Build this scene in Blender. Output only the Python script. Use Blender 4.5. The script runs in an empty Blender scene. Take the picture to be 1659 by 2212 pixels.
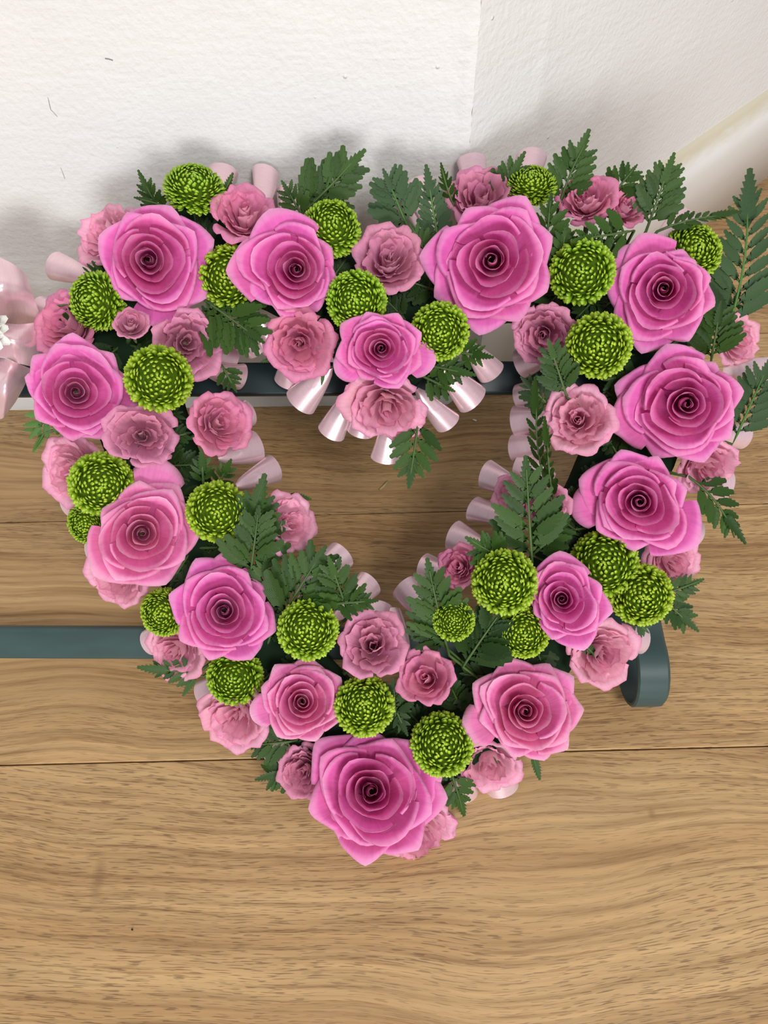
import bpy, math, random
from math import pi, sin, cos, tan, atan, radians, sqrt, exp
from mathutils import Vector, Matrix, noise

# ------------------------------------------------------------------ camera
CAM_H = 0.55
FPX = 1661.0
TH = radians(33.7)              # angle of the view from straight down
ROLL = atan(0.025)
Fv = Vector((0, sin(TH), -cos(TH)))
_u0 = Vector((0, cos(TH), sin(TH))); _r0 = Vector((1, 0, 0))
Rv = cos(ROLL) * _r0 - sin(ROLL) * _u0
Uv = sin(ROLL) * _r0 + cos(ROLL) * _u0
CP = Vector((0, 0, CAM_H))
scene = bpy.context.scene
COL = scene.collection
cam_d = bpy.data.cameras.new('camera')
cam = bpy.data.objects.new('camera', cam_d); COL.objects.link(cam)
cam_d.sensor_fit = 'VERTICAL'; cam_d.sensor_height = 24.0
cam_d.lens = FPX / 2212.0 * 24.0
cam_d.clip_start = 0.01; cam_d.clip_end = 60
m3 = Matrix((Rv, Uv, -Fv)).transposed()
cam.matrix_world = Matrix.Translation(CP) @ m3.to_4x4()
scene.camera = cam

# ------------------------------------------------------------------ world, lights, exposure
world = bpy.data.worlds.new('world'); scene.world = world
world.use_nodes = True
bg = world.node_tree.nodes['Background']
bg.inputs[0].default_value = (0.93, 0.96, 1.0, 1)
bg.inputs[1].default_value = 0.47

def area(name, loc, target, sx, sy, power, color):
    l = bpy.data.lights.new(name, 'AREA'); l.shape = 'RECTANGLE'
    l.size = sx; l.size_y = sy; l.energy = power; l.color = color
    o = bpy.data.objects.new(name, l); COL.objects.link(o)
    o.location = loc
    d = (Vector(target) - Vector(loc)).normalized()
    o.rotation_euler = d.to_track_quat('-Z', 'Y').to_euler()
    return o
area('window_light', (0.05, -2.3, 0.80), (0.0, 0.45, 0.2), 0.9, 0.7, 38.0, (1.0, 0.995, 0.99))
area('ceiling_light', (0.6, -1.1, 2.0), (0.05, 0.3, 0.0), 0.6, 0.6, 29.0, (1.0, 0.98, 0.95))
vs = scene.view_settings
vs.view_transform = 'Standard'; vs.look = 'None'; vs.gamma = 1.0
vs.use_curve_mapping = False
vs.exposure = 0.0

# ------------------------------------------------------------------ pixel helpers
def ray(x, y):
    return Fv * FPX + Rv * (x - 829.5) - Uv * (y - 1106)
def G(x, y, z=0.0):
    d = ray(x, y); t = (z - CAM_H) / d.z
    return CP + d * t
CO = G(968, 873)                                  # foot of the outer corner
A = G(20, 886)
dl = (CO - A); dl.z = 0; dl.normalize()           # along the left wall
B1 = G(1659, 352); B0 = G(1518, 460)
B0 = CO + (B1 - CO) * 0.0
dr = (B1 - CO); dr.z = 0; dr.normalize()
nl = Vector((dl.y, -dl.x, 0)); nr = Vector((dr.y, -dr.x, 0))
if nl.y > 0: nl = -nl
if nr.dot(Vector((1, -1, 0))) < 0: nr = -nr
TILT = atan(0.68)
PN = Vector((0, -sin(TILT), cos(TILT)))      # normal of the leaning heart
PO = Vector((0, 0.38, 0.15))                # point on the rails
def P(x, y, d, margin=.006):
    r = ray(x, y); o = PO + PN * d
    t = (o - CP).dot(PN) / r.dot(PN)
    p = CP + r * t
    dl_ = (p - CO).dot(nl); dr_ = (p - CO).dot(nr)
    if dl_ < margin and dr_ < margin + .012:      # would stand inside the wall: bring it in front
        tl_ = ((CO - CP).dot(nl) + margin) / r.dot(nl)
        tr_ = ((CO - CP).dot(nr) + margin + .012) / r.dot(nr)
        p = CP + r * min(t, max(tl_, tr_))
    return p
def depth(p): return (p - CP).dot(Fv)
def pxm(p): return depth(p) / FPX
def toplane(p, d):                            # drop a point onto the plane at offset d
    return p - PN * ((p - PO).dot(PN) - d)

# ------------------------------------------------------------------ object helpers
def link(o): COL.objects.link(o); return o
def tag(o, label=None, cat=None, group=None, kind=None):
    if label: o['label'] = label
    if cat: o['category'] = cat
    if group: o['group'] = group
    if kind: o['kind'] = kind
    return o
def mesh(name, verts, faces, mat=None, uv=None, smooth=True):
    me = bpy.data.meshes.new(name)
    me.from_pydata([tuple(v) for v in verts], [], faces)
    if uv is not None:
        l = me.uv_layers.new(name='UVMap')
        flat = []
        for p in me.polygons:
            for vi in p.vertices: flat.extend(uv[vi])
        l.data.foreach_set('uv', flat)
    if smooth: me.polygons.foreach_set('use_smooth', [True] * len(me.polygons))
    if mat: me.materials.append(mat)
    me.update()
    return me
def obj(name, me, parent=None, mw=None):
    o = bpy.data.objects.new(name, me); link(o)
    if parent is not None: o.parent = parent
    if mw is not None:
        if parent is not None: o.matrix_basis = mw
        else: o.matrix_world = mw
    return o
def empty(name, mw):
    o = bpy.data.objects.new(name, None); link(o); o.empty_display_size = 0.01
    o.matrix_world = mw
    return o
def frame(loc, z, xhint):
    z = z.normalized(); x = (xhint - z * xhint.dot(z)).normalized(); y = z.cross(x)
    m = Matrix((x, y, z)).transposed().to_4x4(); m.translation = loc
    return m
def box(name, c, s, mat, parent=None, bevel=0.0, segs=2):
    import bmesh
    bm = bmesh.new(); bmesh.ops.create_cube(bm, size=1)
    for v in bm.verts: v.co = Vector((v.co.x * s[0], v.co.y * s[1], v.co.z * s[2])) + Vector(c)
    if bevel: bmesh.ops.bevel(bm, geom=bm.edges[:], offset=bevel, segments=segs, affect='EDGES', profile=0.5)
    me = bpy.data.meshes.new(name); bm.to_mesh(me); bm.free(); me.materials.append(mat)
    return obj(name, me, parent)
def tube(pts, rads, n=7, cap=True):
    vs_, fs = [], []
    for i, p in enumerate(pts):
        a = pts[max(i - 1, 0)]; b = pts[min(i + 1, len(pts) - 1)]
        t = (b - a).normalized()
        h = Vector((0, 0, 1)) if abs(t.z) < .9 else Vector((1, 0, 0))
        x = t.cross(h).normalized(); y = t.cross(x)
        for k in range(n):
            an = 2 * pi * k / n
            vs_.append(p + (x * cos(an) + y * sin(an)) * rads[i])
    for i in range(len(pts) - 1):
        for k in range(n):
            a = i * n + k; b = i * n + (k + 1) % n
            fs.append((a, b, b + n, a + n))
    if cap:
        fs.append(tuple(range(n))[::-1]); fs.append(tuple(range((len(pts) - 1) * n, len(pts) * n)))
    return vs_, fs

# ------------------------------------------------------------------ materials
def newmat(name):
    m = bpy.data.materials.new(name); m.use_nodes = True
    nt = m.node_tree; b = nt.nodes['Principled BSDF']
    return m, nt, b
def N(nt, t, **kw):
    n = nt.nodes.new(t)
    for k, v in kw.items():
        if k.startswith('i_'):
            n.inputs[k[2:].replace('_', ' ')].default_value = v
        else: setattr(n, k, v)
    return n
def ramp(nt, stops, interp='LINEAR'):
    n = nt.nodes.new('ShaderNodeValToRGB'); n.color_ramp.interpolation = interp
    e = n.color_ramp.elements
    while len(e) < len(stops): e.new(0.5)
    for i, (p, c) in enumerate(stops):
        e[i].position = p; e[i].color = (c[0], c[1], c[2], 1)
    return n
def bump(nt, b, src, strength, dist):
    n = nt.nodes.new('ShaderNodeBump'); n.inputs['Strength'].default_value = strength
    n.inputs['Distance'].default_value = dist
    nt.links.new(src, n.inputs['Height']); nt.links.new(n.outputs[0], b.inputs['Normal'])
    return n
def mapping(nt, scale, coord='Object'):
    tc = nt.nodes.new('ShaderNodeTexCoord'); mp = nt.nodes.new('ShaderNodeMapping')
    mp.inputs['Scale'].default_value = scale
    nt.links.new(tc.outputs[coord], mp.inputs[0])
    return mp

def petal_mat(name, deep, mid, rim, back, transl=0.25, edge=0.93):
    m, nt, b = newmat(name); L = nt.links.new
    tc = N(nt, 'ShaderNodeTexCoord'); sp = N(nt, 'ShaderNodeSeparateXYZ'); L(tc.outputs['UV'], sp.inputs[0])
    r = ramp(nt, [(0.0, deep), (0.45, mid), (edge - .16, mid), (edge + .03, rim), (1.0, rim)])
    L(sp.outputs[1], r.inputs[0])
    no = N(nt, 'ShaderNodeTexNoise', i_Scale=90.0, i_Detail=4.0); L(tc.outputs['Object'], no.inputs['Vector'])
    # faint veins running along the petal
    mp = N(nt, 'ShaderNodeMapping'); mp.inputs['Scale'].default_value = (26, 2.2, 1); L(tc.outputs['UV'], mp.inputs[0])
    vn = N(nt, 'ShaderNodeTexNoise', i_Scale=1.0, i_Detail=3.0); L(mp.outputs[0], vn.inputs['Vector'])
    geo = N(nt, 'ShaderNodeNewGeometry')
    bk = N(nt, 'ShaderNodeMix', data_type='RGBA'); bk.inputs['B'].default_value = (*back, 1)
    mb = N(nt, 'ShaderNodeMath', operation='MULTIPLY'); mb.inputs[1].default_value = 0.55
    L(geo.outputs['Backfacing'], mb.inputs[0]); L(mb.outputs[0], bk.inputs['Factor']); L(r.outputs[0], bk.inputs['A'])
    oi = N(nt, 'ShaderNodeObjectInfo')
    hs = N(nt, 'ShaderNodeHueSaturation'); L(bk.outputs['Result'], hs.inputs['Color'])
    ad = N(nt, 'ShaderNodeMath', operation='ADD'); L(no.outputs[0], ad.inputs[0]); L(vn.outputs[0], ad.inputs[1])
    mr = N(nt, 'ShaderNodeMapRange'); mr.inputs[1].default_value = .7; mr.inputs[2].default_value = 1.3
    mr.inputs[3].default_value = .88; mr.inputs[4].default_value = 1.1
    L(ad.outputs[0], mr.inputs[0]); L(mr.outputs[0], hs.inputs['Value'])
    mh = N(nt, 'ShaderNodeMapRange'); mh.inputs[3].default_value = .492; mh.inputs[4].default_value = .508
    L(oi.outputs['Random'], mh.inputs[0]); L(mh.outputs[0], hs.inputs['Hue'])
    # small brown bruises on the outermost edge
    bn = N(nt, 'ShaderNodeTexNoise', i_Scale=70.0, i_Detail=6.0); L(tc.outputs['Object'], bn.inputs['Vector'])
    m1 = N(nt, 'ShaderNodeMapRange'); m1.inputs[1].default_value = .62; m1.inputs[2].default_value = .72; L(bn.outputs[0], m1.inputs[0])
    m2 = N(nt, 'ShaderNodeMapRange'); m2.inputs[1].default_value = .9; m2.inputs[2].default_value = 1.0; L(sp.outputs[1], m2.inputs[0])
    mm = N(nt, 'ShaderNodeMath', operation='MULTIPLY'); L(m1.outputs[0], mm.inputs[0]); L(m2.outputs[0], mm.inputs[1])
    br = N(nt, 'ShaderNodeMix', data_type='RGBA'); br.inputs['B'].default_value = (.38, .13, .1, 1)
    L(mm.outputs[0], br.inputs['Factor']); L(hs.outputs[0], br.inputs['A'])
    c = br.outputs['Result']
    L(c, b.inputs['Base Color'])
    b.inputs['Roughness'].default_value = .55
    b.inputs['Specular IOR Level'].default_value = .25
    b.inputs['Sheen Weight'].default_value = .12
    b.inputs['Sheen Roughness'].default_value = .4
    bump(nt, b, vn.outputs[0], .25, .0012)
    tr = N(nt, 'ShaderNodeBsdfTranslucent'); L(c, tr.inputs[0])
    mx = N(nt, 'ShaderNodeMixShader'); mx.inputs[0].default_value = transl
    out = nt.nodes['Material Output']
    L(b.outputs[0], mx.inputs[1]); L(tr.outputs[0], mx.inputs[2]); L(mx.outputs[0], out.inputs[0])
    return m

M_ROSE = petal_mat('rose_petal', (.60, .055, .33), (.82, .165, .505), (.92, .40, .67), (.86, .30, .59), .28)
M_ROSEP = petal_mat('pale_edged_rose_petal', (.66, .075, .32), (.86, .22, .50), (.95, .50, .68), (.90, .46, .62), .30)
M_SPRAY = petal_mat('spray_rose_petal', (.60, .11, .29), (.83, .31, .48), (.82, .25, .45), (.90, .54, .64), .30, .94)
M_SPRAYL = petal_mat('pale_spray_rose_petal', (.74, .20, .38), (.90, .46, .60), (.87, .33, .52), (.93, .64, .71), .30, .94)
M_MAUVE = petal_mat('dusky_spray_rose_petal', (.48, .09, .24), (.72, .29, .44), (.80, .31, .48), (.82, .48, .58), .26, .94)

def leaf_mat(name, c1, c2, rough=.42):
    m, nt, b = newmat(name); L = nt.links.new
    tc = N(nt, 'ShaderNodeTexCoord')
    no = N(nt, 'ShaderNodeTexNoise', i_Scale=60.0, i_Detail=5.0); L(tc.outputs['Object'], no.inputs['Vector'])
    oi = N(nt, 'ShaderNodeObjectInfo')
    ad = N(nt, 'ShaderNodeMath', operation='MULTIPLY_ADD'); ad.inputs[1].default_value = .5
    L(oi.outputs['Random'], ad.inputs[0]); L(no.outputs[0], ad.inputs[2])
    mr = N(nt, 'ShaderNodeMapRange'); mr.inputs[1].default_value = .35; mr.inputs[2].default_value = 1.05; L(ad.outputs[0], mr.inputs[0])
    mx = N(nt, 'ShaderNodeMix', data_type='RGBA'); mx.inputs['A'].default_value = (*c1, 1); mx.inputs['B'].default_value = (*c2, 1)
    L(mr.outputs[0], mx.inputs['Factor'])
    # veins from the UV of the blade
    sp = N(nt, 'ShaderNodeSeparateXYZ'); L(tc.outputs['UV'], sp.inputs[0])
    ab = N(nt, 'ShaderNodeMath', operation='ABSOLUTE'); L(sp.outputs[1], ab.inputs[0])
    s1 = N(nt, 'ShaderNodeMath', operation='MULTIPLY_ADD'); s1.inputs[1].default_value = -.6
    L(ab.outputs[0], s1.inputs[0]); L(sp.outputs[0], s1.inputs[2])
    s2 = N(nt, 'ShaderNodeMath', operation='MULTIPLY'); s2.inputs[1].default_value = 60; L(s1.outputs[0], s2.inputs[0])
    s3 = N(nt, 'ShaderNodeMath', operation='SINE'); L(s2.outputs[0], s3.inputs[0])
    L(mx.outputs['Result'], b.inputs['Base Color'])
    b.inputs['Roughness'].default_value = rough
    b.inputs['Specular IOR Level'].default_value = .28
    bump(nt, b, s3.outputs[0], .18, .0006)
    tr = N(nt, 'ShaderNodeBsdfTranslucent'); L(mx.outputs['Result'], tr.inputs[0])
    ms = N(nt, 'ShaderNodeMixShader'); ms.inputs[0].default_value = .15
    L(b.outputs[0], ms.inputs[1]); L(tr.outputs[0], ms.inputs[2]); L(ms.outputs[0], nt.nodes['Material Output'].inputs[0])
    return m
M_FERN = leaf_mat('fern_leaf', (.016, .050, .007), (.046, .105, .015))
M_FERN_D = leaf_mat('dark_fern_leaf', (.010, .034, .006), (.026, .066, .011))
M_FERN_L = leaf_mat('light_fern_leaf', (.06, .16, .03), (.10, .24, .05))
M_FERN_B = leaf_mat('matt_fern_underside', (.036, .078, .030), (.062, .120, .046), .6)
M_STEM = leaf_mat('flower_stem', (.06, .12, .03), (.10, .17, .05))
M_SEPAL = leaf_mat('rose_sepal', (.12, .19, .06), (.22, .28, .12))

def mum_mat():
    m, nt, b = newmat('pompon_floret'); L = nt.links.new
    tc = N(nt, 'ShaderNodeTexCoord'); sp = N(nt, 'ShaderNodeSeparateXYZ'); L(tc.outputs['UV'], sp.inputs[0])
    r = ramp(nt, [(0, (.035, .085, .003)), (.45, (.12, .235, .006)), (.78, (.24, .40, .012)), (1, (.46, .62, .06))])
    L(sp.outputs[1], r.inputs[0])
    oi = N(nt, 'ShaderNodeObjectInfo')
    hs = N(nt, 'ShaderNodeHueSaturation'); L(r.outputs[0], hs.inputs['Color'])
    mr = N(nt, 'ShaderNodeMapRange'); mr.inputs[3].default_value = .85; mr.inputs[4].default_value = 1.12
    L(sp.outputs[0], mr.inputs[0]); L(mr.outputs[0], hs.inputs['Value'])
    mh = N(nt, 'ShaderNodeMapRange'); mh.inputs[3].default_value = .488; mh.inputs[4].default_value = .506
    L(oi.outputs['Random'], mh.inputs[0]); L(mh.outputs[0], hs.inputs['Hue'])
    L(hs.outputs[0], b.inputs['Base Color'])
    b.inputs['Roughness'].default_value = .42; b.inputs['Specular IOR Level'].default_value = .4
    return m
M_MUM = mum_mat()
def plain(name, c, rough=.5, spec=.4, metal=0.0):
    m, nt, b = newmat(name)
    b.inputs['Roughness'].default_value = rough; b.inputs['Specular IOR Level'].default_value = spec
    b.inputs['Metallic'].default_value = metal
    no = N(nt, 'ShaderNodeTexNoise', i_Scale=40.0, i_Detail=5.0)
    mp = mapping(nt, (1, 1, 1)); nt.links.new(mp.outputs[0], no.inputs['Vector'])
    r = ramp(nt, [(.3, tuple(x * .8 for x in c)), (.7, tuple(min(1, x * 1.15) for x in c))])
    nt.links.new(no.outputs[0], r.inputs[0]); nt.links.new(r.outputs[0], b.inputs['Base Color'])
    return m
M_CORE = plain('pompon_core', (.055, .105, .004), .9, .1)
M_FOAM = plain('floral_foam', (.012, .03, .014), .95, .1)
M_TRAY = plain('foam_tray', (.008, .012, .011), .6)
M_WHITEP = plain('white_petal', (.82, .82, .76), .5)
M_STRAW = plain('straw', (.55, .42, .2), .6)
M_SCUFF = plain('scuff', (.28, .28, .27), .8)

def satin():
    m, nt, b = newmat('satin_ribbon'); L = nt.links.new
    tc = N(nt, 'ShaderNodeTexCoord')
    mp = N(nt, 'ShaderNodeMapping'); mp.inputs['Scale'].default_value = (3, 60, 1); L(tc.outputs['UV'], mp.inputs[0])
    no = N(nt, 'ShaderNodeTexNoise', i_Scale=2.0, i_Detail=3.0); L(mp.outputs[0], no.inputs['Vector'])
    r = ramp(nt, [(.3, (.76, .51, .56)), (.7, (.85, .62, .67))]); L(no.outputs[0], r.inputs[0])
    L(r.outputs[0], b.inputs['Base Color'])
    b.inputs['Roughness'].default_value = .27; b.inputs['Specular IOR Level'].default_value = .7
    b.inputs['Metallic'].default_value = .45
    b.inputs['Anisotropic'].default_value = .5
    b.inputs['Sheen Weight'].default_value = .2
    bump(nt, b, no.outputs[0], .08, .0005)
    return m
M_SATIN = satin()

def rack_mat(name, c, worn):
    m, nt, b = newmat(name); L = nt.links.new
    mp = mapping(nt, (6, 6, 60))
    no = N(nt, 'ShaderNodeTexNoise', i_Scale=3.0, i_Detail=6.0); L(mp.outputs[0], no.inputs['Vector'])
    r = ramp(nt, [(.35, c), (.7, tuple(x * 1.25 for x in c)), (.9, worn)]); L(no.outputs[0], r.inputs[0])
    L(r.outputs[0], b.inputs['Base Color'])
    b.inputs['Roughness'].default_value = .42; b.inputs['Specular IOR Level'].default_value = .35
    bump(nt, b, no.outputs[0], .1, .0004)
    return m
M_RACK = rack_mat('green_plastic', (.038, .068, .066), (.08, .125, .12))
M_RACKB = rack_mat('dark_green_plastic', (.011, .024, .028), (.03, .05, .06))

def wall_mat(name, c):
    m, nt, b = newmat(name); L = nt.links.new
    mp = mapping(nt, (1, 1, 1))
    n1 = N(nt, 'ShaderNodeTexNoise', i_Scale=260.0, i_Detail=5.0); L(mp.outputs[0], n1.inputs['Vector'])
    n2 = N(nt, 'ShaderNodeTexNoise', i_Scale=22.0, i_Detail=4.0); L(mp.outputs[0], n2.inputs['Vector'])
    mp2 = mapping(nt, (30, 30, 160))
    n3 = N(nt, 'ShaderNodeTexNoise', i_Scale=1.0, i_Detail=3.0); L(mp2.outputs[0], n3.inputs['Vector'])
    a = N(nt, 'ShaderNodeMath', operation='MULTIPLY_ADD'); a.inputs[1].default_value = 1.6
    L(n2.outputs[0], a.inputs[0]); L(n1.outputs[0], a.inputs[2])
    a2 = N(nt, 'ShaderNodeMath', operation='MULTIPLY_ADD'); a2.inputs[1].default_value = .7
    L(n3.outputs[0], a2.inputs[0]); L(a.outputs[0], a2.inputs[2])
    # occasional paint nibs
    vo = N(nt, 'ShaderNodeTexVoronoi', i_Scale=34.0); L(mp.outputs[0], vo.inputs['Vector'])
    mv = N(nt, 'ShaderNodeMapRange'); mv.inputs[1].default_value = .05; mv.inputs[2].default_value = .02
    mv.inputs[3].default_value = 0; mv.inputs[4].default_value = 1.2; L(vo.outputs[0], mv.inputs[0])
    a3 = N(nt, 'ShaderNodeMath', operation='ADD'); L(a2.outputs[0], a3.inputs[0]); L(mv.outputs[0], a3.inputs[1])
    r = ramp(nt, [(.3, tuple(x * .975 for x in c)), (.7, c)]); L(n2.outputs[0], r.inputs[0])
    L(r.outputs[0], b.inputs['Base Color'])
    b.inputs['Roughness'].default_value = .7; b.inputs['Specular IOR Level'].default_value = .25
    bump(nt, b, a3.outputs[0], .55, .0012)
    return m
M_WALL = wall_mat('painted_plaster', (.80, .795, .785))
def skirt_mat():
    m, nt, b = newmat('gloss_skirting_paint'); L = nt.links.new
    tc = N(nt, 'ShaderNodeTexCoord'); sp = N(nt, 'ShaderNodeSeparateXYZ'); L(tc.outputs['Object'], sp.inputs[0])
    mp = mapping(nt, (14, 14, 60)); no = N(nt, 'ShaderNodeTexNoise', i_Scale=3.0, i_Detail=6.0); L(mp.outputs[0], no.inputs['Vector'])
    ad = N(nt, 'ShaderNodeMath', operation='MULTIPLY_ADD'); ad.inputs[1].default_value = .018
    L(no.outputs[0], ad.inputs[0]); L(sp.outputs[2], ad.inputs[2])
    mr = N(nt, 'ShaderNodeMapRange'); mr.inputs[1].default_value = .110; mr.inputs[2].default_value = .124; L(ad.outputs[0], mr.inputs[0])
    mx = N(nt, 'ShaderNodeMix', data_type='RGBA'); mx.inputs['A'].default_value = (.80, .79, .77, 1); mx.inputs['B'].default_value = (.66, .60, .46, 1)
    L(mr.outputs[0], mx.inputs['Factor'])
    L(mx.outputs['Result'], b.inputs['Base Color'])
    b.inputs['Roughness'].default_value = .35
    bump(nt, b, no.outputs[0], .2, .0008)
    return m
M_SKIRT = skirt_mat()

def wood_mat():
    m, nt, b = newmat('oak_laminate'); L = nt.links.new
    tc = N(nt, 'ShaderNodeTexCoord'); oi = N(nt, 'ShaderNodeObjectInfo')
    off = N(nt, 'ShaderNodeVectorMath', operation='SCALE')
    cx = N(nt, 'ShaderNodeCombineXYZ'); L(oi.outputs['Random'], cx.inputs[0]); L(oi.outputs['Random'], cx.inputs[1]); L(oi.outputs['Random'], cx.inputs[2])
    L(cx.outputs[0], off.inputs[0]); off.inputs['Scale'].default_value = 9.0
    va = N(nt, 'ShaderNodeVectorMath', operation='ADD'); L(tc.outputs['Object'], va.inputs[0]); L(off.outputs[0], va.inputs[1])
    # slow warp so the grain bends
    wn = N(nt, 'ShaderNodeTexNoise', i_Scale=2.6, i_Detail=2.0); L(va.outputs[0], wn.inputs['Vector'])
    wc = N(nt, 'ShaderNodeMath', operation='SUBTRACT'); L(wn.outputs[0], wc.inputs[0]); wc.inputs[1].default_value = .5
    wy = N(nt, 'ShaderNodeMath', operation='MULTIPLY'); L(wc.outputs[0], wy.inputs[0]); wy.inputs[1].default_value = .09
    wcx = N(nt, 'ShaderNodeCombineXYZ'); L(wy.outputs[0], wcx.inputs[1])
    wv = N(nt, 'ShaderNodeVectorMath', operation='ADD'); L(va.outputs[0], wv.inputs[0]); L(wcx.outputs[0], wv.inputs[1])
    def layer(scale, s, d, rough=.55):
        mp = N(nt, 'ShaderNodeMapping'); mp.inputs['Scale'].default_value = scale; L(wv.outputs[0], mp.inputs[0])
        n = N(nt, 'ShaderNodeTexNoise', i_Scale=s, i_Detail=d, i_Roughness=rough); L(mp.outputs[0], n.inputs['Vector'])
        return n
    broad = layer((1.6, 22, 1), 1.0, 4.0)
    fine = layer((7, 240, 1), 1.0, 5.0)
    pores = layer((80, 1350, 1), 1.0, 1.0, .5)
    patch = layer((3.5, 9, 1), 1.0, 2.0)
    r1 = ramp(nt, [(.28, (.36, .205, .085)), (.46, (.46, .285, .130)), (.60, (.52, .338, .160)), (.8, (.59, .405, .210))])
    L(broad.outputs[0], r1.inputs[0])
    r2 = ramp(nt, [(.3, (.66, .60, .54)), (.5, (.96, .95, .94)), (.72, (1.16, 1.14, 1.10))]); L(fine.outputs[0], r2.inputs[0])
    m1 = N(nt, 'ShaderNodeMix', data_type='RGBA', blend_type='MULTIPLY'); m1.inputs['Factor'].default_value = 1.0
    L(r1.outputs[0], m1.inputs['A']); L(r2.outputs[0], m1.inputs['B'])
    lines = layer((9, 330, 1), 1.0, 3.0)
    r3 = ramp(nt, [(.30, (.62, .54, .47)), (.40, (.9, .88, .85)), (.47, (1, 1, 1)), (.7, (1.03, 1.03, 1.02))]); L(lines.outputs[0], r3.inputs[0])
    m1b = N(nt, 'ShaderNodeMix', data_type='RGBA', blend_type='MULTIPLY'); m1b.inputs['Factor'].default_value = .75
    L(m1.outputs['Result'], m1b.inputs['A']); L(r3.outputs[0], m1b.inputs['B']); m1 = m1b
    # dark dashes (open pores), only in patches
    pr = N(nt, 'ShaderNodeMapRange'); pr.inputs[1].default_value = .575; pr.inputs[2].default_value = .63; L(pores.outputs[0], pr.inputs[0])
    pm = N(nt, 'ShaderNodeMapRange'); pm.inputs[1].default_value = .33; pm.inputs[2].default_value = .50; L(patch.outputs[0], pm.inputs[0])
    pp = N(nt, 'ShaderNodeMath', operation='MULTIPLY'); L(pr.outputs[0], pp.inputs[0]); L(pm.outputs[0], pp.inputs[1])
    ps = N(nt, 'ShaderNodeMath', operation='MULTIPLY'); L(pp.outputs[0], ps.inputs[0]); ps.inputs[1].default_value = .6
    m2 = N(nt, 'ShaderNodeMix', data_type='RGBA'); m2.inputs['B'].default_value = (.12, .06, .028, 1)
    L(ps.outputs[0], m2.inputs['Factor']); L(m1.outputs['Result'], m2.inputs['A'])
    hs = N(nt, 'ShaderNodeHueSaturation'); L(m2.outputs['Result'], hs.inputs['Color'])
    mv = N(nt, 'ShaderNodeMapRange'); mv.inputs[3].default_value = .93; mv.inputs[4].default_value = 1.06; L(oi.outputs['Random'], mv.inputs[0]); L(mv.outputs[0], hs.inputs['Value'])
    # two small knots
    col = hs.outputs[0]
    for (kx, ky, sx, sy) in KNOTS:
        d = N(nt, 'ShaderNodeVectorMath', operation='SUBTRACT'); L(tc.outputs['Object'], d.inputs[0]); d.inputs[1].default_value = (kx, ky, 0)
        s = N(nt, 'ShaderNodeVectorMath', operation='MULTIPLY'); L(d.outputs[0], s.inputs[0]); s.inputs[1].default_value = (1 / sx, 1 / sy, 0)
        l = N(nt, 'ShaderNodeVectorMath', operation='LENGTH'); L(s.outputs[0], l.inputs[0])
        q = N(nt, 'ShaderNodeMapRange'); q.inputs[1].default_value = 1.0; q.inputs[2].default_value = .2; q.inputs[3].default_value = 0; q.inputs[4].default_value = .42
        L(l.outputs['Value'], q.inputs[0])
        k = N(nt, 'ShaderNodeMix', data_type='RGBA'); k.inputs['B'].default_value = (.16, .085, .04, 1)
        L(q.outputs[0], k.inputs['Factor']); L(col, k.inputs['A']); col = k.outputs['Result']
    L(col, b.inputs['Base Color'])
    b.inputs['Roughness'].default_value = .46; b.inputs['Specular IOR Level'].default_value = .35
    iv = N(nt, 'ShaderNodeMath', operation='MULTIPLY_ADD'); iv.inputs[1].default_value = -1.5; L(pp.outputs[0], iv.inputs[0]); L(fine.outputs[0], iv.inputs[2])
    bump(nt, b, iv.outputs[0], .25, .0006)
    return m
_k1 = G(1408, 1758); _k2 = G(212, 1900)
KNOTS = [(_k1.x, _k1.y, .0035, .0045), (_k2.x, _k2.y, .005, .02)]
M_WOOD = wood_mat()

# ================================================================== SETTING
floor = empty('floor', Matrix.Identity(4)); floor['kind'] = 'structure'
PW = .2067; Y0 = .159
box('underlay', (0, .5, -.013), (5, 4.2, .01), plain('underlay', (.03, .02, .012), .9), floor)
rnd = random.Random(3)
for k in range(-6, 11):
    y0 = Y0 + (k - 1) * PW
    ex = [-2.3, -1.05 + (k % 3) * .12, .95 + (k % 2) * .35, 2.3]
    for a, b_ in zip(ex[:-1], ex[1:]):
        o = box('plank', ((a + b_) / 2, y0 + PW / 2, -.004), (b_ - a - .0008, PW - .0009, .008), M_WOOD, floor, .0005, 1)

def wall_left():
    # face with a lumpy plaster bead near the outer corner
    vs_, fs = [], []
    cols = [-2.6, -1.5, -.7, -.3, -.1, -.05] + [-.03 + i * .0025 for i in range(13)]
    zs = [i * .004 for i in range(220)] + [.9, 1.4, 2.4]
    for z in zs:
        for c in cols:
            bul = 0
            if c > -.02 and z < .9:
                t = (c + .0) / .02
                n_ = noise.noise(Vector((c * 160, z * 130, 0))) * .5 + noise.noise(Vector((c * 60, z * 420, 4)))
                bul = max(0, 1 - abs((c + .0045) / .006)) * (.0007 + .0014 * max(0, n_)) + max(0, 1 - abs((c + .012) / .012)) * .0006 * n_
            jit = 0
            if c > -.001: jit = .0007 * noise.noise(Vector((0, z * 170, 9))) ; bul = 0
            p = CO + dl * (c + jit) + nl * bul; vs_.append((p.x, p.y, z))
    n = len(cols)
    for i in range(len(zs) - 1):
        for j in range(n - 1):
            a = i * n + j; fs.append((a, a + 1, a + n + 1, a + n))
    me = mesh('wall_left', vs_, fs, M_WALL, smooth=True)
    o = obj('wall_left', me); o['kind'] = 'structure'
wall_left()
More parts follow.
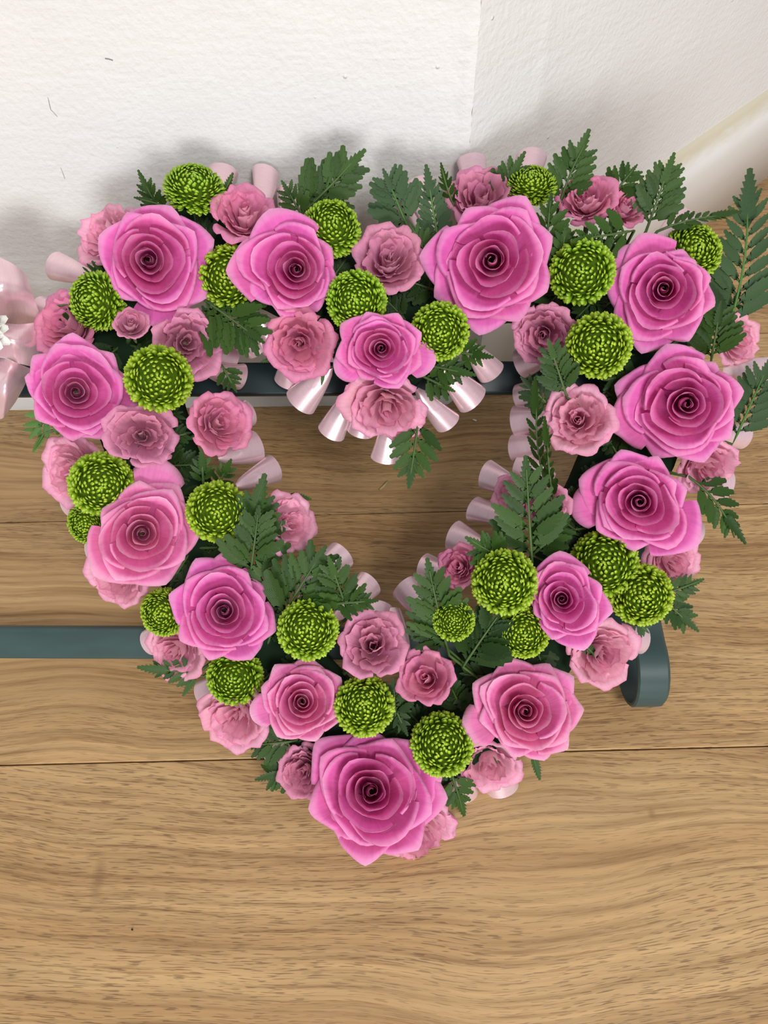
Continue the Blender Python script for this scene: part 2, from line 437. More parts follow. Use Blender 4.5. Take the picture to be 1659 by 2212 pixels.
def wall_right():
    vs_, fs = [], []
    E = .012
    cols = [0, .002, .03] + [.05 + .004 * i for i in range(8)] + [.1, .4, 1.0, 1.8]
    zs = [i * .006 for i in range(150)] + [1.4, 2.4]
    for z in zs:
        for c in cols:
            b_ = 0
            if .045 < c < .085 and z < .89:
                cc = .066 + .006 * sin(z * 9)
                b_ = .0009 * exp(-((c - cc) / .0045) ** 2) * (.6 + noise.noise(Vector((0, z * 90, 3))))
            p = CO + dr * c + nr * b_; vs_.append((p.x, p.y, z))
    n = len(cols)
    for i in range(len(zs) - 1):
        for j in range(n - 1):
            a = i * n + j; fs.append((a, a + 1, a + n + 1, a + n))
    o = obj('wall_right', mesh('wall_right', vs_, fs, M_WALL)); o['kind'] = 'structure'
wall_right()
def skirting():
    # profile (out from the wall, height); the wall face stands behind the floor line
    prof = [(-.002, 0), (.015, 0), (.015, .088), (.0145, .094), (.0125, .100), (.0095, .106), (.0065, .112), (.004, .118), (.0015, .122), (-.002, .123)]
    vs_, fs = [], []
    xs = [.02, .06, .3, 1.8]
    for x in xs:
        for (o_, z) in prof:
            p = CO + dr * x + nr * (o_ - .0); vs_.append((p.x, p.y, z))
    n = len(prof)
    for i in range(len(xs) - 1):
        for j in range(n - 1):
            a = i * n + j; fs.append((a, a + 1, a + n + 1, a + n))
    fs.append(tuple(range(n)))
    o = obj('baseboard_right', mesh('baseboard_right', vs_, fs, M_SKIRT)); o['kind'] = 'structure'
skirting()

# scuffs and nicks on the left wall, scraps on the floor
def Wl(x, y):
    r = ray(x, y); t = (CO - CP).dot(nl) / r.dot(nl); return CP + r * t
def streak(name, pts, w, mat, lab, cat):
    pts = [p for p in pts]
    v, f = tube(pts, [w * (.5 + .5 * sin(pi * (i + .5) / len(pts))) for i in range(len(pts))], 5)
    c = pts[0]
    o = obj(name, mesh(name, [p - c for p in v], f, mat), None, Matrix.Translation(c))
    tag(o, lab, cat)
streak('wall_scuff', [Wl(227, 126), Wl(235, 127), Wl(244, 130)], .0005, M_SCUFF, 'short grey scuff high on the white wall at upper left', 'mark')
streak('wall_crack', [Wl(103, 210), Wl(105, 216), Wl(107, 226), Wl(110, 237), Wl(117, 244), Wl(124, 252)], .00025, M_SCUFF, 'fine crooked hairline crack in white wall paint, far upper left', 'mark')
streak('wall_scratch', [Wl(131, 362), Wl(136, 374), Wl(140, 386)], .0002, M_SCUFF, 'thin straight scratch on white wall above the leftmost spray rose', 'mark')
def fl(x, y, z): return G(x, y, z)
streak('straw_scrap', [fl(820, 1058, .0015), fl(829, 1050, .0018), fl(838, 1039, .0015)], .0011, M_STRAW, 'pale straw scrap lying on the floor inside the heart opening', 'plant scrap')
streak('petal_scrap', [fl(1021, 906, .001), fl(1029, 909, .001)], .001, M_WHITEP, 'tiny white scrap on the floor below the dark rear rail', 'plant scrap')
streak('seed_speck', [fl(284, 2007, .0006), fl(287, 2009, .0006)], .0006, M_TRAY, 'tiny black speck on the front plank near the bottom left', 'speck')

# ================================================================== RACK
rack = empty('flower_rack', Matrix.Translation(G(1405, 1400, 0)))
tag(rack, 'low dark green plastic rack whose two rails and looped end support the flower heart', 'stand')
RI = rack.matrix_world.inverted()
def bar(name, p, q, w, t, mat, bev=.002):
    # flat bar from p to q, w across in the leaning plane, t thick
    x = (q - p).normalized(); y = (PN.cross(x)).normalized(); z = x.cross(y)
    L_ = (q - p).length
    import bmesh
    bm = bmesh.new(); bmesh.ops.create_cube(bm, size=1)
    for v in bm.verts: v.co = Vector((v.co.x * L_, v.co.y * w, v.co.z * t))
    bmesh.ops.bevel(bm, geom=bm.edges[:], offset=bev, segments=3, affect='EDGES', profile=.5)
    M = Matrix((x, y, z)).transposed().to_4x4(); M.translation = (p + q) / 2
    bmesh.ops.transform(bm, matrix=RI @ M, verts=bm.verts)
    me = bpy.data.meshes.new(name); bm.to_mesh(me); bm.free(); me.materials.append(mat)
    me.polygons.foreach_set('use_smooth', [True] * len(me.polygons))
    return obj(name, me, rack)
def sethz(p, z): p = Vector(p); return p
bl = G(0, 823, .150); br = G(1470, 815, .150); bl = bl + (bl - br) * .35
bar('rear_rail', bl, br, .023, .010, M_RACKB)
f_l = G(0, 1386, .045); f_r = G(1371, 1391, .045); f_l = f_l + (f_l - f_r) * .35
bar('front_rail', f_l, f_r, .0225, .011, M_RACK)
def loopband(name, xoff, mat):
    # oval end band: top run leaning, nose at the front, bottom run on the floor
    W = .0225; T = .003
    c = []
    X0 = G(1407, 1400, .052).x + xoff
    yb, zb = .405, .172
    yn = .2085
    sl = .40
    pts = [(yb + .012, zb - .012), (yb + .008, zb - .002), (yb, zb)]
    n = 12
    zt = .0535
    yf = .232
    for i in range(1, n + 1):
        t = i / n; pts.append((yb + (yf - yb) * t, zb + (zt - zb) * t))
    cy, cz, r = .212, .0270, .0265
    for i in range(0, 15):
        a = radians(78 + i * (270 - 78) / 14)
        pts.append((cy + r * 1.15 * cos(a), cz + r * sin(a)))
    pts += [(.26, .0016), (.34, .0016), (.40, .0016), (yb + .01, .004), (yb + .02, .02), (yb + .02, .09), (yb + .012, zb - .012)]
    drift = (br - f_r); drift.z = 0; dd = drift.x / drift.y
    vs_, fs = [], []
    for i, (y, z) in enumerate(pts):
        a = pts[max(i - 1, 0)]; b_ = pts[min(i + 1, len(pts) - 1)]
        t = Vector((0, b_[0] - a[0], b_[1] - a[1])).normalized(); nrm = Vector((0, t.z, -t.y))  # pointing outwards
        xc = X0 + (y - .22) * dd * .06
        e = .0012
        for (sx, sn) in ((-W / 2, -e), (-W / 2 + e, 0), (W / 2 - e * 2, 0), (W / 2, -e * 2), (W / 2, -T), (-W / 2, -T)):
            vs_.append(Vector((xc + sx, y, z)) + nrm * sn)
    m_ = 6
    for i in range(len(pts) - 1):
        for k in range(m_):
            a = i * m_ + k; b_ = i * m_ + (k + 1) % m_
            fs.append((a, b_, b_ + m_, a + m_))
    me = mesh(name, [RI @ v for v in vs_], fs, mat)
    o = obj(name, me, rack)
    return o
lb = loopband('end_loop', 0, M_RACK)
mod = lb.modifiers.new('edge', 'EDGE_SPLIT'); mod.split_angle = radians(40)

# ================================================================== FOAM HEART
PATH = [(812, 1640), (725, 1570), (635, 1475), (555, 1385), (478, 1290), (405, 1160), (340, 1010), (300, 880), (270, 745), (285, 640), (370, 560),
        (490, 545), (610, 580), (720, 640), (790, 705), (830, 765), (885, 700), (970, 625), (1080, 600), (1200, 610), (1300, 625), (1360, 680), (1385, 765),
        (1395, 870), (1350, 1000), (1295, 1120), (1235, 1240), (1165, 1370), (1085, 1470), (985, 1560), (900, 1615)]
FB, FT = .013, .040
def smooth_path(pts, sub=5):
    out = []; n = len(pts)
    for i in range(n):
        p0, p1, p2, p3 = [Vector(pts[(i + k) % n]) for k in (-1, 0, 1, 2)]
        for s in range(sub):
            t = s / sub
            out.append(.5 * ((2 * p1) + (p2 - p0) * t + (2 * p0 - 5 * p1 + 4 * p2 - p3) * t * t + (3 * p1 - p0 - 3 * p2 + p3) * t ** 3))
    return out
SP = smooth_path(PATH)
def minz(p):
    return p
HC = P(830, 1050, FB)
HM = frame(HC, PN, Vector((1, 0, 0))); HI = HM.inverted()
base = empty('foam_heart', HM)
tag(base, 'heart-shaped dark green floral foam frame, mostly hidden beneath the flowers', 'flower foam')
def ringmesh(name, d0, d1, hw, mat, bulge):
    n = len(SP); vs_, fs = [], []
    C3 = [P(p.x, p.y, (d0 + d1) / 2) for p in SP]
    k = 10
    for i in range(n):
        t = (C3[(i + 1) % n] - C3[i - 1]).normalized(); s = PN.cross(t).normalized()
        for j in range(k):
            a = 2 * pi * j / k + pi / k
            ca, sa = cos(a), sin(a)
            cx_ = (abs(ca) ** bulge) * (1 if ca > 0 else -1); sx_ = (abs(sa) ** bulge) * (1 if sa > 0 else -1)
            jit = 1 + .05 * noise.noise(C3[i] * 60 + Vector((j, 0, 0)))
            q = C3[i] + s * hw * cx_ * jit + PN * (d1 - d0) / 2 * sx_ * jit
            vs_.append(HI @ q)
    for i in range(n):
        for j in range(k):
            a = i * k + j; b_ = i * k + (j + 1) % k
            c = ((i + 1) % n) * k + (j + 1) % k; d = ((i + 1) % n) * k + j
            fs.append((a, b_, c, d))
    return obj(name, mesh(name, vs_, fs, mat), base)
ringmesh('foam', FB + .003, FT, .030, M_FOAM, .6)
ringmesh('tray', FB, FB + .008, .031, M_TRAY, .5)
SP3 = [P(p.x, p.y, (FB + FT) / 2) for p in SP]
def nearest_foam(p):
    q = toplane(p, (FB + FT) / 2)
    return min(SP3, key=lambda s: (s - q).length_squared)

# ================================================================== ROSES
def lerp(a, b, t): return a + (b - a) * t
def tabl(x, T):
    for (x0, y0), (x1, y1) in zip(T[:-1], T[1:]):
        if x <= x1: return lerp(y0, y1, max(0, (x - x0) / (x1 - x0)))
    return T[-1][1]
RIM = [(0, .95), (.12, .965), (.28, 1.0), (.45, .975), (.6, .90), (.75, .79), (1.0, .60)]
RIMS = [(0, .93), (.3, 1.0), (.6, .95), (.8, .86), (1.0, .68)]
def petal_mesh(R, H, f, az, hw, Rf, rg, nu=12, nv=11, tipd=.2, ruf=0.0, lip=.05, spiral=.0, zj=0.0, rims=RIM, rollside=.0, fold=0.0, cx=0.0, cy=0.0, shape=1.0):
    """one petal: f = rim radius as a share of the outline, Rf(theta) = outline radius"""
    seed = rg.uniform(0, 99)
    zr = tabl(f, rims) * H + zj * R
    vs_, uv, fs = [], [], []
    out = max(0, (f - .5) / .5)
    for j in range(nv):
        v = j / (nv - 1)
        vv = v ** .85
        for i in range(nu + 1):
            u = -1 + 2 * i / nu
            au = abs(u)
            g = .42 + .58 * min(1, vv * 1.5) ** .8
            th = az + u * hw * g
            top = 1 - (.10 + .10 * out) * au ** 3.2 + ruf * .35 * sin(u * 9 + seed)
            w = vv * top
            # mean outline so inner rings become round
            Rr = lerp(R, Rf(th), min(1, f * 1.2))
            fr = f * Rr * (1 + spiral * u)
            # petal's own outline: pointed in the middle, straight sides
            tp = 1 - tipd * (au ** shape) * w ** 3
            p1 = (.10 * R + .50 * fr, .16 * H)
            p2 = (lerp(.90, .78, out) * fr, lerp(.66, 1.02, out) * zr)
            p3 = (fr * tp, zr * (1 - .10 * (1 - out) * au ** 2.5))
            a, b_, c, d = (1 - w) ** 3, 3 * w * (1 - w) ** 2, 3 * w * w * (1 - w), w ** 3
            rho = a * .05 * R + b_ * p1[0] + c * p2[0] + d * p3[0]
            z = b_ * p1[1] + c * p2[1] + d * p3[1]
            # lip rolled outwards and back
            cz = max(0, (v - .80) / .20)
            roll = lip * (1 + .5 * noise.noise(Vector((u * 1.7, seed, 0))))
            rho += R * roll * (sin(cz * pi * .75)) * (.7 + .3 * (1 - au))
            z -= R * roll * 1.1 * (1 - cos(cz * pi * .75)) * (.6 + rollside * au)
            z -= R * rollside * .10 * cz * au ** 2 * 2
            nn = noise.noise(Vector((u * 2.0 + seed, v * 2.2, seed)))
            rho += R * .030 * nn * v
            z += R * .05 * noise.noise(Vector((u * 1.6, v * 1.4, seed + 7))) * v
            if ruf:
                e = v ** 3
                rho += R * ruf * e * (sin(u * 7.5 + seed) * .6 + sin(u * 15 + seed * 3) * .35)
                z += R * ruf * e * (cos(u * 9 + seed * 2) * .6 + sin(u * 17 + seed) * .3)
            th2 = th + fold * (v ** 3) * u * .2
            vs_.append(Vector((cx * z / H + rho * cos(th2), cy * z / H + rho * sin(th2), z)))
            uv.append((i / nu, v))
    n = nu + 1
    for j in range(nv - 1):
        for i in range(nu):
            a = j * n + i
            fs.append((a, a + n, a + n + 1, a + 1))
    return vs_, fs, uv

def outline(tips, R):
    tips = sorted(tips)
    def Rf(th):
        th = th % (2 * pi)
        n = len(tips)
        for k in range(n):
            a0, r0 = tips[k]; a1, r1 = tips[(k + 1) % n]
            if k == n - 1: a1 += 2 * pi
            t = th if th >= a0 else th + 2 * pi
            if a0 <= t <= a1:
                s = (t - a0) / max(1e-6, a1 - a0); s = s * s * (3 - 2 * s)
                return lerp(r0, r1, s)
        return tips[0][1]
    return Rf
def make_stem(parent, MI, base_w, tgt_w, r=.0028, mat=M_STEM):
    b_ = MI @ base_w; t = MI @ tgt_w
    if (t - b_).length < .004: return
    mid = b_ * .5 + t * .5 + Vector((0, 0, -.15 * (t - b_).length))
    v, f = tube([b_, mid, t], [r, r * .9, r * .9], 6)
    obj('stem', mesh('stem', v, f, mat), parent)
def sepals(parent, R, rg, n=5, L_=.55, mat=M_SEPAL):
    a0 = rg.uniform(0, 6)
    for k in range(n):
        az = a0 + 2 * pi * k / n; vs_, fs, uv = [], [], []
        ln = R * L_ * rg.uniform(.8, 1.2)
        for i in range(6):
            t = i / 5; w = .12 * R * sin(pi * min(1, t * .9 + .12)) ** .8 * (1 - t * .6)
            rho = .06 * R + ln * sin(t * 1.5) * .9; z = -.02 * R - ln * .22 * t + ln * .35 * t * t
            c, s = cos(az), sin(az)
            for sg in (-1, 0, 1):
                vs_.append(Vector((rho * c - sg * w * s, rho * s + sg * w * c, z + abs(sg) * w * .4)))
                uv.append((t, sg))
        for i in range(5):
            for j in range(2):
                a = i * 3 + j; fs.append((a, a + 3, a + 4, a + 1))
        obj('sepal', mesh('sepal', vs_, fs, mat, uv), parent)
    # hip
    v, f = tube([Vector((0, 0, -.16 * R)), Vector((0, 0, -.08 * R)), Vector((0, 0, .02 * R))], [.05 * R, .13 * R, .10 * R], 8)
    obj('rose_hip', mesh('rose_hip', v, f, mat), parent)

def axis_of(C, tx, ty):
    return ((CP - C).normalized() + Rv * tx + Uv * ty).normalized()
def big_rose(seed, c, tips, d, label, tx=0, ty=0, mat=M_ROSE, group='large pink roses', twist=0, hs=.80, extra=()):
    rg = random.Random(seed)
    C = P(c[0], c[1], d); ax = axis_of(C, tx, ty)
    s = pxm(C)
    tl = []
    for (x, y) in tips:
        dx, dy = (x - c[0]) * s, -(y - c[1]) * s
        tl.append((math.atan2(dy, dx) % (2 * pi), sqrt(dx * dx + dy * dy)))
    R = sum(t[1] for t in tl) / len(tl)
    H = hs * R
    M = frame(C - ax * H, ax, Rv); MI = M.inverted()
    root = empty('rose', M); tag(root, label, 'rose', group)
    Rf = outline(tl, R)
    def put(**k):
        k['f'] *= rg.uniform(.965, 1.035) if k['f'] < .9 else 1
        v, f, uv = petal_mesh(R, H, rg=rg, cx=ox * (1 - k['f']), cy=oy * (1 - k['f']), **k)
        obj('petal', mesh('petal', v, f, mat, uv), root)
    ox, oy = R * rg.uniform(-.05, .05), R * rg.uniform(-.05, .05)
    # rolled heart
    a = rg.uniform(0, 2 * pi)
    for k, f in enumerate((.04, .075, .11, .148)):
        put(f=f, az=a, hw=radians(150 - k * 6), Rf=Rf, nu=14, nv=6, tipd=.08, lip=.008, spiral=.22, zj=rg.uniform(-.03, .01) - .04 * (k < 2))
        a += radians(137 + rg.uniform(-15, 15))
    for k, f in enumerate((.185, .22, .26, .30)):
        put(f=f, az=a, hw=radians(rg.uniform(78, 98)), Rf=Rf, nu=14, nv=8, tipd=.10, lip=.016, spiral=.10, zj=rg.uniform(-.03, .02), ruf=.004)
        a += radians(137 + rg.uniform(-15, 15))
    for k, f in enumerate((.36, .42, .485, .55)):
        put(f=f * rg.uniform(.97, 1.03), az=a, hw=radians(rg.uniform(62, 78)), Rf=Rf, tipd=.13, lip=.032, spiral=.06, zj=rg.uniform(-.03, .02), ruf=.006, shape=1.3)
        a += radians(137 + rg.uniform(-15, 15))
    for k, f in enumerate((.62, .69, .75)):
        put(f=f * rg.uniform(.96, 1.04), az=a, hw=radians(rg.uniform(54, 68)), Rf=Rf, tipd=.17, lip=.045, spiral=.04, zj=rg.uniform(-.03, .02), rollside=.3, shape=1.2)
        a += radians(137 + rg.uniform(-12, 12))
    for k in range(4):
        put(f=.80 + .03 * (k % 2), az=a, hw=radians(rg.uniform(44, 54)), Rf=Rf, tipd=.30, lip=.055, spiral=.04, zj=rg.uniform(-.03, .01), rollside=.5, shape=1.1)
        a += radians(90 + rg.uniform(-12, 12))
    # outer petals, their tips where the photograph has them
    tl.sort(); n = len(tl)
    for k in range(n):
        az, rr = tl[k]
        gp = ((tl[(k + 1) % n][0] - az) % (2 * pi)); gm = ((az - tl[k - 1][0]) % (2 * pi))
        hw = max(radians(32), min(radians(66), .36 * (gp + gm)))
        RR = (lambda r_: (lambda th: r_))(rr)
        put(f=.97 + .0 * k, az=az, hw=hw, Rf=RR, nu=14, nv=13, tipd=.27, lip=.05, zj=rg.uniform(-.08, .02) - .04 * (k % 2), rollside=.55, shape=1.15, spiral=rg.uniform(-.03, .03))
    for (x, y, lp) in extra:     # a petal bent away from the rest
        dx, dy = (x - c[0]) * s, -(y - c[1]) * s
        rr = sqrt(dx * dx + dy * dy)
        RR = (lambda r_: (lambda th: r_))(rr)
        put(f=.97, az=math.atan2(dy, dx), hw=radians(24), Rf=RR, tipd=.12, lip=lp, zj=-.12, rollside=.6, shape=2.2)
    # underside closing ring of petals
    for k in range(4):
        put(f=.66, az=rg.uniform(0, 1) + k * pi / 2, hw=radians(50), Rf=Rf, tipd=.2, lip=.03, zj=-.22)
    sepals(root, R, rg)
    bw = M @ Vector((0, 0, -.12 * R)); tg = nearest_foam(bw)
    make_stem(root, MI, bw, tg, .0032)
    ROSES.append((root, c))
    return root
ROSES = []

def spray_rose(seed, c, rp, d, label, tx=0, ty=0, mat=M_SPRAY, bud=0, name='spray_rose', group='spray roses', sq=1.0, full=1.0):
    rg = random.Random(seed)
    R = 1.0
    C = P(c[0], c[1], d); ax = axis_of(C, tx, ty); s = pxm(C)
    R = rp * s
    H = R * (1.25 if bud else .92)
    sh = .38 * H
    M = frame(C - ax * (H - sh), ax, Rv); MI = M.inverted()
    root = empty(name, M); tag(root, label, 'rose', group)
    nt = rg.choice((5, 6, 7))
    a0 = rg.uniform(0, 6)
    tl = [((a0 + 2 * pi * k / nt + rg.uniform(-.25, .25)) % (2 * pi), R * rg.uniform(.86, 1.08)) for k in range(nt)]
    Rf = outline(tl, R)
    def put(**k):
        v, f, uv = petal_mesh(R, H, rg=rg, rims=RIMS, **k)
        if sq != 1.0: v = [Vector((p.x, p.y * sq, p.z)) for p in v]
        obj('petal', mesh('petal', v, f, mat, uv), root)
    a = rg.uniform(0, 6)
    if bud:
        rings = [(.05, 130), (.10, 120), (.16, 110), (.22, 100), (.3, 85), (.38, 75), (.46, 70)]
    else:
        rings = [(.05, 120), (.09, 110), (.14, 90), (.18, 75), (.22, 65), (.27, 60), (.31, 55), (.36, 50), (.40, 48), (.45, 45), (.49, 42), (.53, 42), (.58, 40), (.62, 38), (.66, 38), (.71, 37), (.76, 36)]
    for f, hw in rings:
        put(f=f * rg.uniform(.93, 1.07), az=a, hw=radians(hw * rg.uniform(.85, 1.15)), Rf=Rf, nu=12, nv=8, tipd=rg.uniform(0, .16), lip=.03 + .05 * f, spiral=rg.uniform(-.05, .16), ruf=.014 + .060 * f, zj=rg.uniform(-.16, .08), cx=R * rg.uniform(-.11, .11), cy=R * rg.uniform(-.11, .11))
        a += radians(137.5 + rg.uniform(-25, 25))
    for az, rr in tl:
        RR = (lambda r_: (lambda th: r_))(rr)
        put(f=.97, az=az, hw=radians(rg.uniform(34, 46)), Rf=RR, nu=12, nv=10, tipd=.22 if bud else .12, lip=.06, ruf=.045, zj=rg.uniform(-.08, .06), rollside=.3, shape=1.5)
    for k in range(4):
        put(f=.72, az=rg.uniform(0, 1) + k * pi / 2, hw=radians(48), Rf=Rf, nu=10, nv=8, tipd=.12, lip=.03, ruf=.02, zj=-.15)
    sepals(root, R * 1.0, rg, L_=.75 if bud else .6)
    bw = M @ Vector((0, 0, -.12 * R)); tg = nearest_foam(bw)
    make_stem(root, MI, bw, tg, .0018)
    return root

# ================================================================== POMPONS
def floret_variants():
    out = []
    for k in range(3):
        vs_, fs, uv = [], [], []
        m_ = 5
        rows = [(0, .6), (.35, 1.0), (.7, 1.12), (.93, .55)]
        for i, (t, w) in enumerate(rows):
            bend = (.10, .22, .34)[k] * t * t
            for j in range(m_):
                a = pi * j / (m_ - 1)
                vs_.append(Vector((cos(a) * w * .5, -sin(a) * w * .30 + bend * .9, t)))
                uv.append((0, .32 + .66 * t))
        vs_.append(Vector((0, (.10, .22, .34)[k] + .06, 1.06))); uv.append((0, 1))
        for i in range(len(rows) - 1):
            for j in range(m_ - 1):
                a = i * m_ + j; fs.append((a, a + 1, a + m_ + 1, a + m_))
            a = i * m_; fs.append((a + m_ - 1, a, a + m_, a + 2 * m_ - 1))
        l = (len(rows) - 1) * m_; tip = len(vs_) - 1
        for j in range(m_ - 1): fs.append((l + j, l + j + 1, tip))
        fs.append((l + m_ - 1, l, tip))
        out.append((vs_, fs, uv))
    return out
FLV = floret_variants()
def mum_mesh(variant):
    rg = random.Random(50 + variant)
    vs_, fs, uv = [], [], []
    n = (330, 300, 355)[variant % 3]
    for k in range(n):
        t = (k + .5) / n
        ph = math.acos(1 - t * 1.42)            # polar angle, reaching below the equator
        az = k * 2.399963 + rg.uniform(-.12, .12)
        nrm = Vector((sin(ph) * cos(az), sin(ph) * sin(az), cos(ph)))
        size = lerp(.12, .25, min(1, (ph / 1.6)) ** .75) * rg.uniform(.75, 1.3)
        wide = lerp(.060, .112, min(1, ph / 1.0))* rg.uniform(.9, 1.1)
        core = nrm * (1.0 - size * .66)
        outd = Vector((cos(az), sin(az), 0))
        # lean of the floret: outer ones stand off, the middle ones curl inwards
        lean = lerp(-1.5, .10, min(1, ph / 1.35) ** .8)
        zdir = (nrm + (outd * cos(ph) - Vector((0, 0, sin(ph)))) * lean + Vector([rg.uniform(-.22, .22) for _ in range(3)])).normalized()
        # floret's hollow faces the crown of the flower
        tang = nrm.cross(Vector((0, 0, 1)));
        tang = tang.normalized() if tang.length > 1e-4 else Vector((1, 0, 0))
        y = zdir.cross(tang).normalized()
        inward = (Vector((0, 0, 1)) - nrm * nrm.z)
        if y.dot(inward) < 0: y = -y
        x = y.cross(zdir)
        V, F, UV = FLV[rg.randrange(3)]
        o = len(vs_); sh = rg.random()
        for p, q in zip(V, UV):
            w = core + x * p.x * wide * 1.35 + y * p.y * wide * 1.5 + zdir * p.z * size
            vs_.append(w); uv.append((sh, q[1]))
        fs += [tuple(i + o for i in f) for f in F]
    return mesh('florets', vs_, fs, M_MUM, uv)
MUMS = [mum_mesh(i) for i in range(3)]
def core_mesh():
    import bmesh
    bm = bmesh.new(); bmesh.ops.create_uvsphere(bm, u_segments=20, v_segments=12, radius=.83)
    me = bpy.data.meshes.new('flower_core'); bm.to_mesh(me); bm.free(); me.materials.append(M_CORE)
    me.polygons.foreach_set('use_smooth', [True] * len(me.polygons)); return me
CORE = core_mesh()
def bract_mesh():
    vs_, fs, uv = [], [], []
    for k in range(9):
        az = 2 * pi * k / 9; c, s = cos(az), sin(az); o = len(vs_)
        for i in range(4):
            t = i / 3; w = .16 * (1 - t * .8); rho = .2 + .75 * t; z = -.80 + .42 * t * t
            for sg in (-1, 1):
                vs_.append(Vector((rho * c - sg * w * s, rho * s + sg * w * c, z))); uv.append((t, sg))
        for i in range(3):
            a = o + i * 2; fs.append((a, a + 2, a + 3, a + 1))
    return mesh('bracts', vs_, fs, M_STEM, uv)
BRACT = bract_mesh()
_mc = [0]
def mum(c, rp, d, label, tx=0, ty=0, flat=.84, loose=0):
    i = _mc[0]; _mc[0] += 1
    rg = random.Random(900 + i)
    C = P(c[0], c[1], d); ax = axis_of(C, tx, ty); R = rp * pxm(C)
    M = frame(C, ax, Rv); MI = M.inverted()
    root = empty('pompon_chrysanthemum', M); tag(root, label, 'chrysanthemum', 'green pompon chrysanthemums')
    rot = Matrix.Rotation(rg.uniform(0, 6), 4, 'Z')
    S = Matrix.Diagonal((R * .99, R * .99, R * flat, 1))
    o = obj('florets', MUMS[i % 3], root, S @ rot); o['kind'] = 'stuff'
    obj('flower_core', CORE, root, S)
    obj('bracts', BRACT, root, S)
    bw = M @ Vector((0, 0, -.7 * R * flat)); make_stem(root, MI, bw, nearest_foam(bw), .002)
    return root

# ================================================================== FERNS
def leaflet_variants():
    out = []
    specs = [(6, .35, .20), (7, .31, .22), (5, .37, .20), (9, .31, .40), (7, .26, .20)]   # teeth, width, depth of the teeth
    for (nt, W, dep) in specs:
        vs_, fs, uv = [], [], []
        e_ = .62 if nt == 9 else .92
        def hw(s): return W * .5 * (max(0, sin(pi * min(1, s ** e_ * .96 + .02))) ** (.8 if nt == 9 else 1.0))
        rows = []
        for k in range(nt):
            s0 = k / nt; s1 = (k + .72) / nt
            dd_ = dep * (.35 + .65 * min(1, s0 * 1.6)) if nt != 9 else dep
            rows.append((s0 + .001, hw(s0) * (1 - dd_) + .012, 0)); rows.append((min(.985, s1 + .07 * (1 - s0)), hw((s0 + s1) / 2) * 1.05 + .004, 1))
        # rows alternate notch / tooth tip; midrib point lags behind the tooth tip
        for (s, w, t) in rows:
            sm = s - (.07 if t else 0)
            z = -.06 * (s - .5) ** 2
            for sg in (-1, 0, 1):
                if sg == 0: vs_.append(Vector((max(0, sm), 0, z)))
                else: vs_.append(Vector((s, sg * w, z + w * .22)))
                uv.append((s, sg * 1.0))
        vs_.append(Vector((1.0, 0, -.02))); uv.append((1, 0))
        n = len(rows)
        for i in range(n - 1):
            for j in range(2):
                a = i * 3 + j; fs.append((a, a + 3, a + 4, a + 1))
        l = (n - 1) * 3; T = len(vs_) - 1
        fs.append((l, T, l + 1)); fs.append((l + 1, T, l + 2))
        fs = [f[::-1] for f in fs]
        out.append((vs_, fs, uv))
    return out
LV = leaflet_variants()
LMESH = {}
def leafmesh(v, mat):
    k = (v, mat.name)
    if k not in LMESH: LMESH[k] = mesh('leaflet', *LV[v][:2], mat, LV[v][2], smooth=True)
    return LMESH[k]
FERNN = [0]
def frond(b, t, db, dt, label, width=.42, n=7, roll=0.0, mat=M_FERN, droop=.05, start=.12, term=.34, name='fern_frond', group='leatherleaf fern fronds', cat='fern', bend=0.0, one=False, lv=None, anchor=True):
    FERNN[0] += 1
    rg = random.Random(FERNN[0] * 7 + 1)
    B = P(b[0], b[1], db); T = P(t[0], t[1], dt)
    L_ = (T - B).length
    x = (T - B).normalized()
    vc = (CP - (B + T) / 2).normalized()
    z = (vc - x * vc.dot(x)).normalized(); y = z.cross(x)
    z2 = z * cos(roll) + y * sin(roll)
    M = Matrix((x, z2.cross(x), z2)).transposed().to_4x4(); M.translation = B
    root = empty(name, M); tag(root, label, cat, group)
    MI = M.inverted()
    def C(s):
        return Vector((s * L_, bend * L_ * 4 * s * (1 - s), droop * L_ * 4 * s * (1 - s)))
    def Dv(s):
        e = .02; return (C(s + e) - C(s - e)).normalized()
    pts = [C(i / 8) for i in range(8)] + [C(1 - term * .3)]
    tg = MI @ nearest_foam(B)
    if anchor and (tg - pts[0]).length > .003: pts = [tg] + pts
    v, f = tube(pts, [.0009 * (1 - .7 * i / len(pts)) + .00015 for i in range(len(pts))], 5)
    obj('rachis', mesh('rachis', v, f, M_STEM if mat is not M_FERN_B else M_FERN_L), root)
    def leaf(s, ang, ln, side, v_):
        d = Dv(s); sd = Vector((-d.y, d.x, 0)).normalized()
        zz = d.cross(sd)
        dirx = (d * cos(ang) + sd * side * sin(ang) + zz * rg.uniform(-.12, .16)).normalized()
        yy = zz.cross(dirx).normalized(); z3 = dirx.cross(yy)
        m = Matrix((dirx * ln, yy * ln, z3 * ln)).transposed().to_4x4(); m.translation = C(s)
        obj('leaflet', leafmesh(v_, mat), root, m)
    W = width * L_
    if not one:
        for k in range(n):
            s = lerp(start, 1 - term * .78, (k + .0) / max(1, n - 1))
            q = (s - start) / (1 - start)
            ln = 1.12 * W * (1.0 - .72 * q) * rg.uniform(.9, 1.1)
            ang = radians(lerp(48, 30, q)) + rg.uniform(-.08, .08)
            vv = lv if lv is not None else rg.choice((0, 1, 2))
            leaf(s, ang, ln, 1, vv); leaf(min(.98, s + .35 / n * (1 - term)), ang, ln * .97, -1, vv)
        leaf(1 - term, 0.0, term * L_, 1, 3)
    else:
        leaf(0.05, 0.0, .95 * L_, 1, 3)
    return root

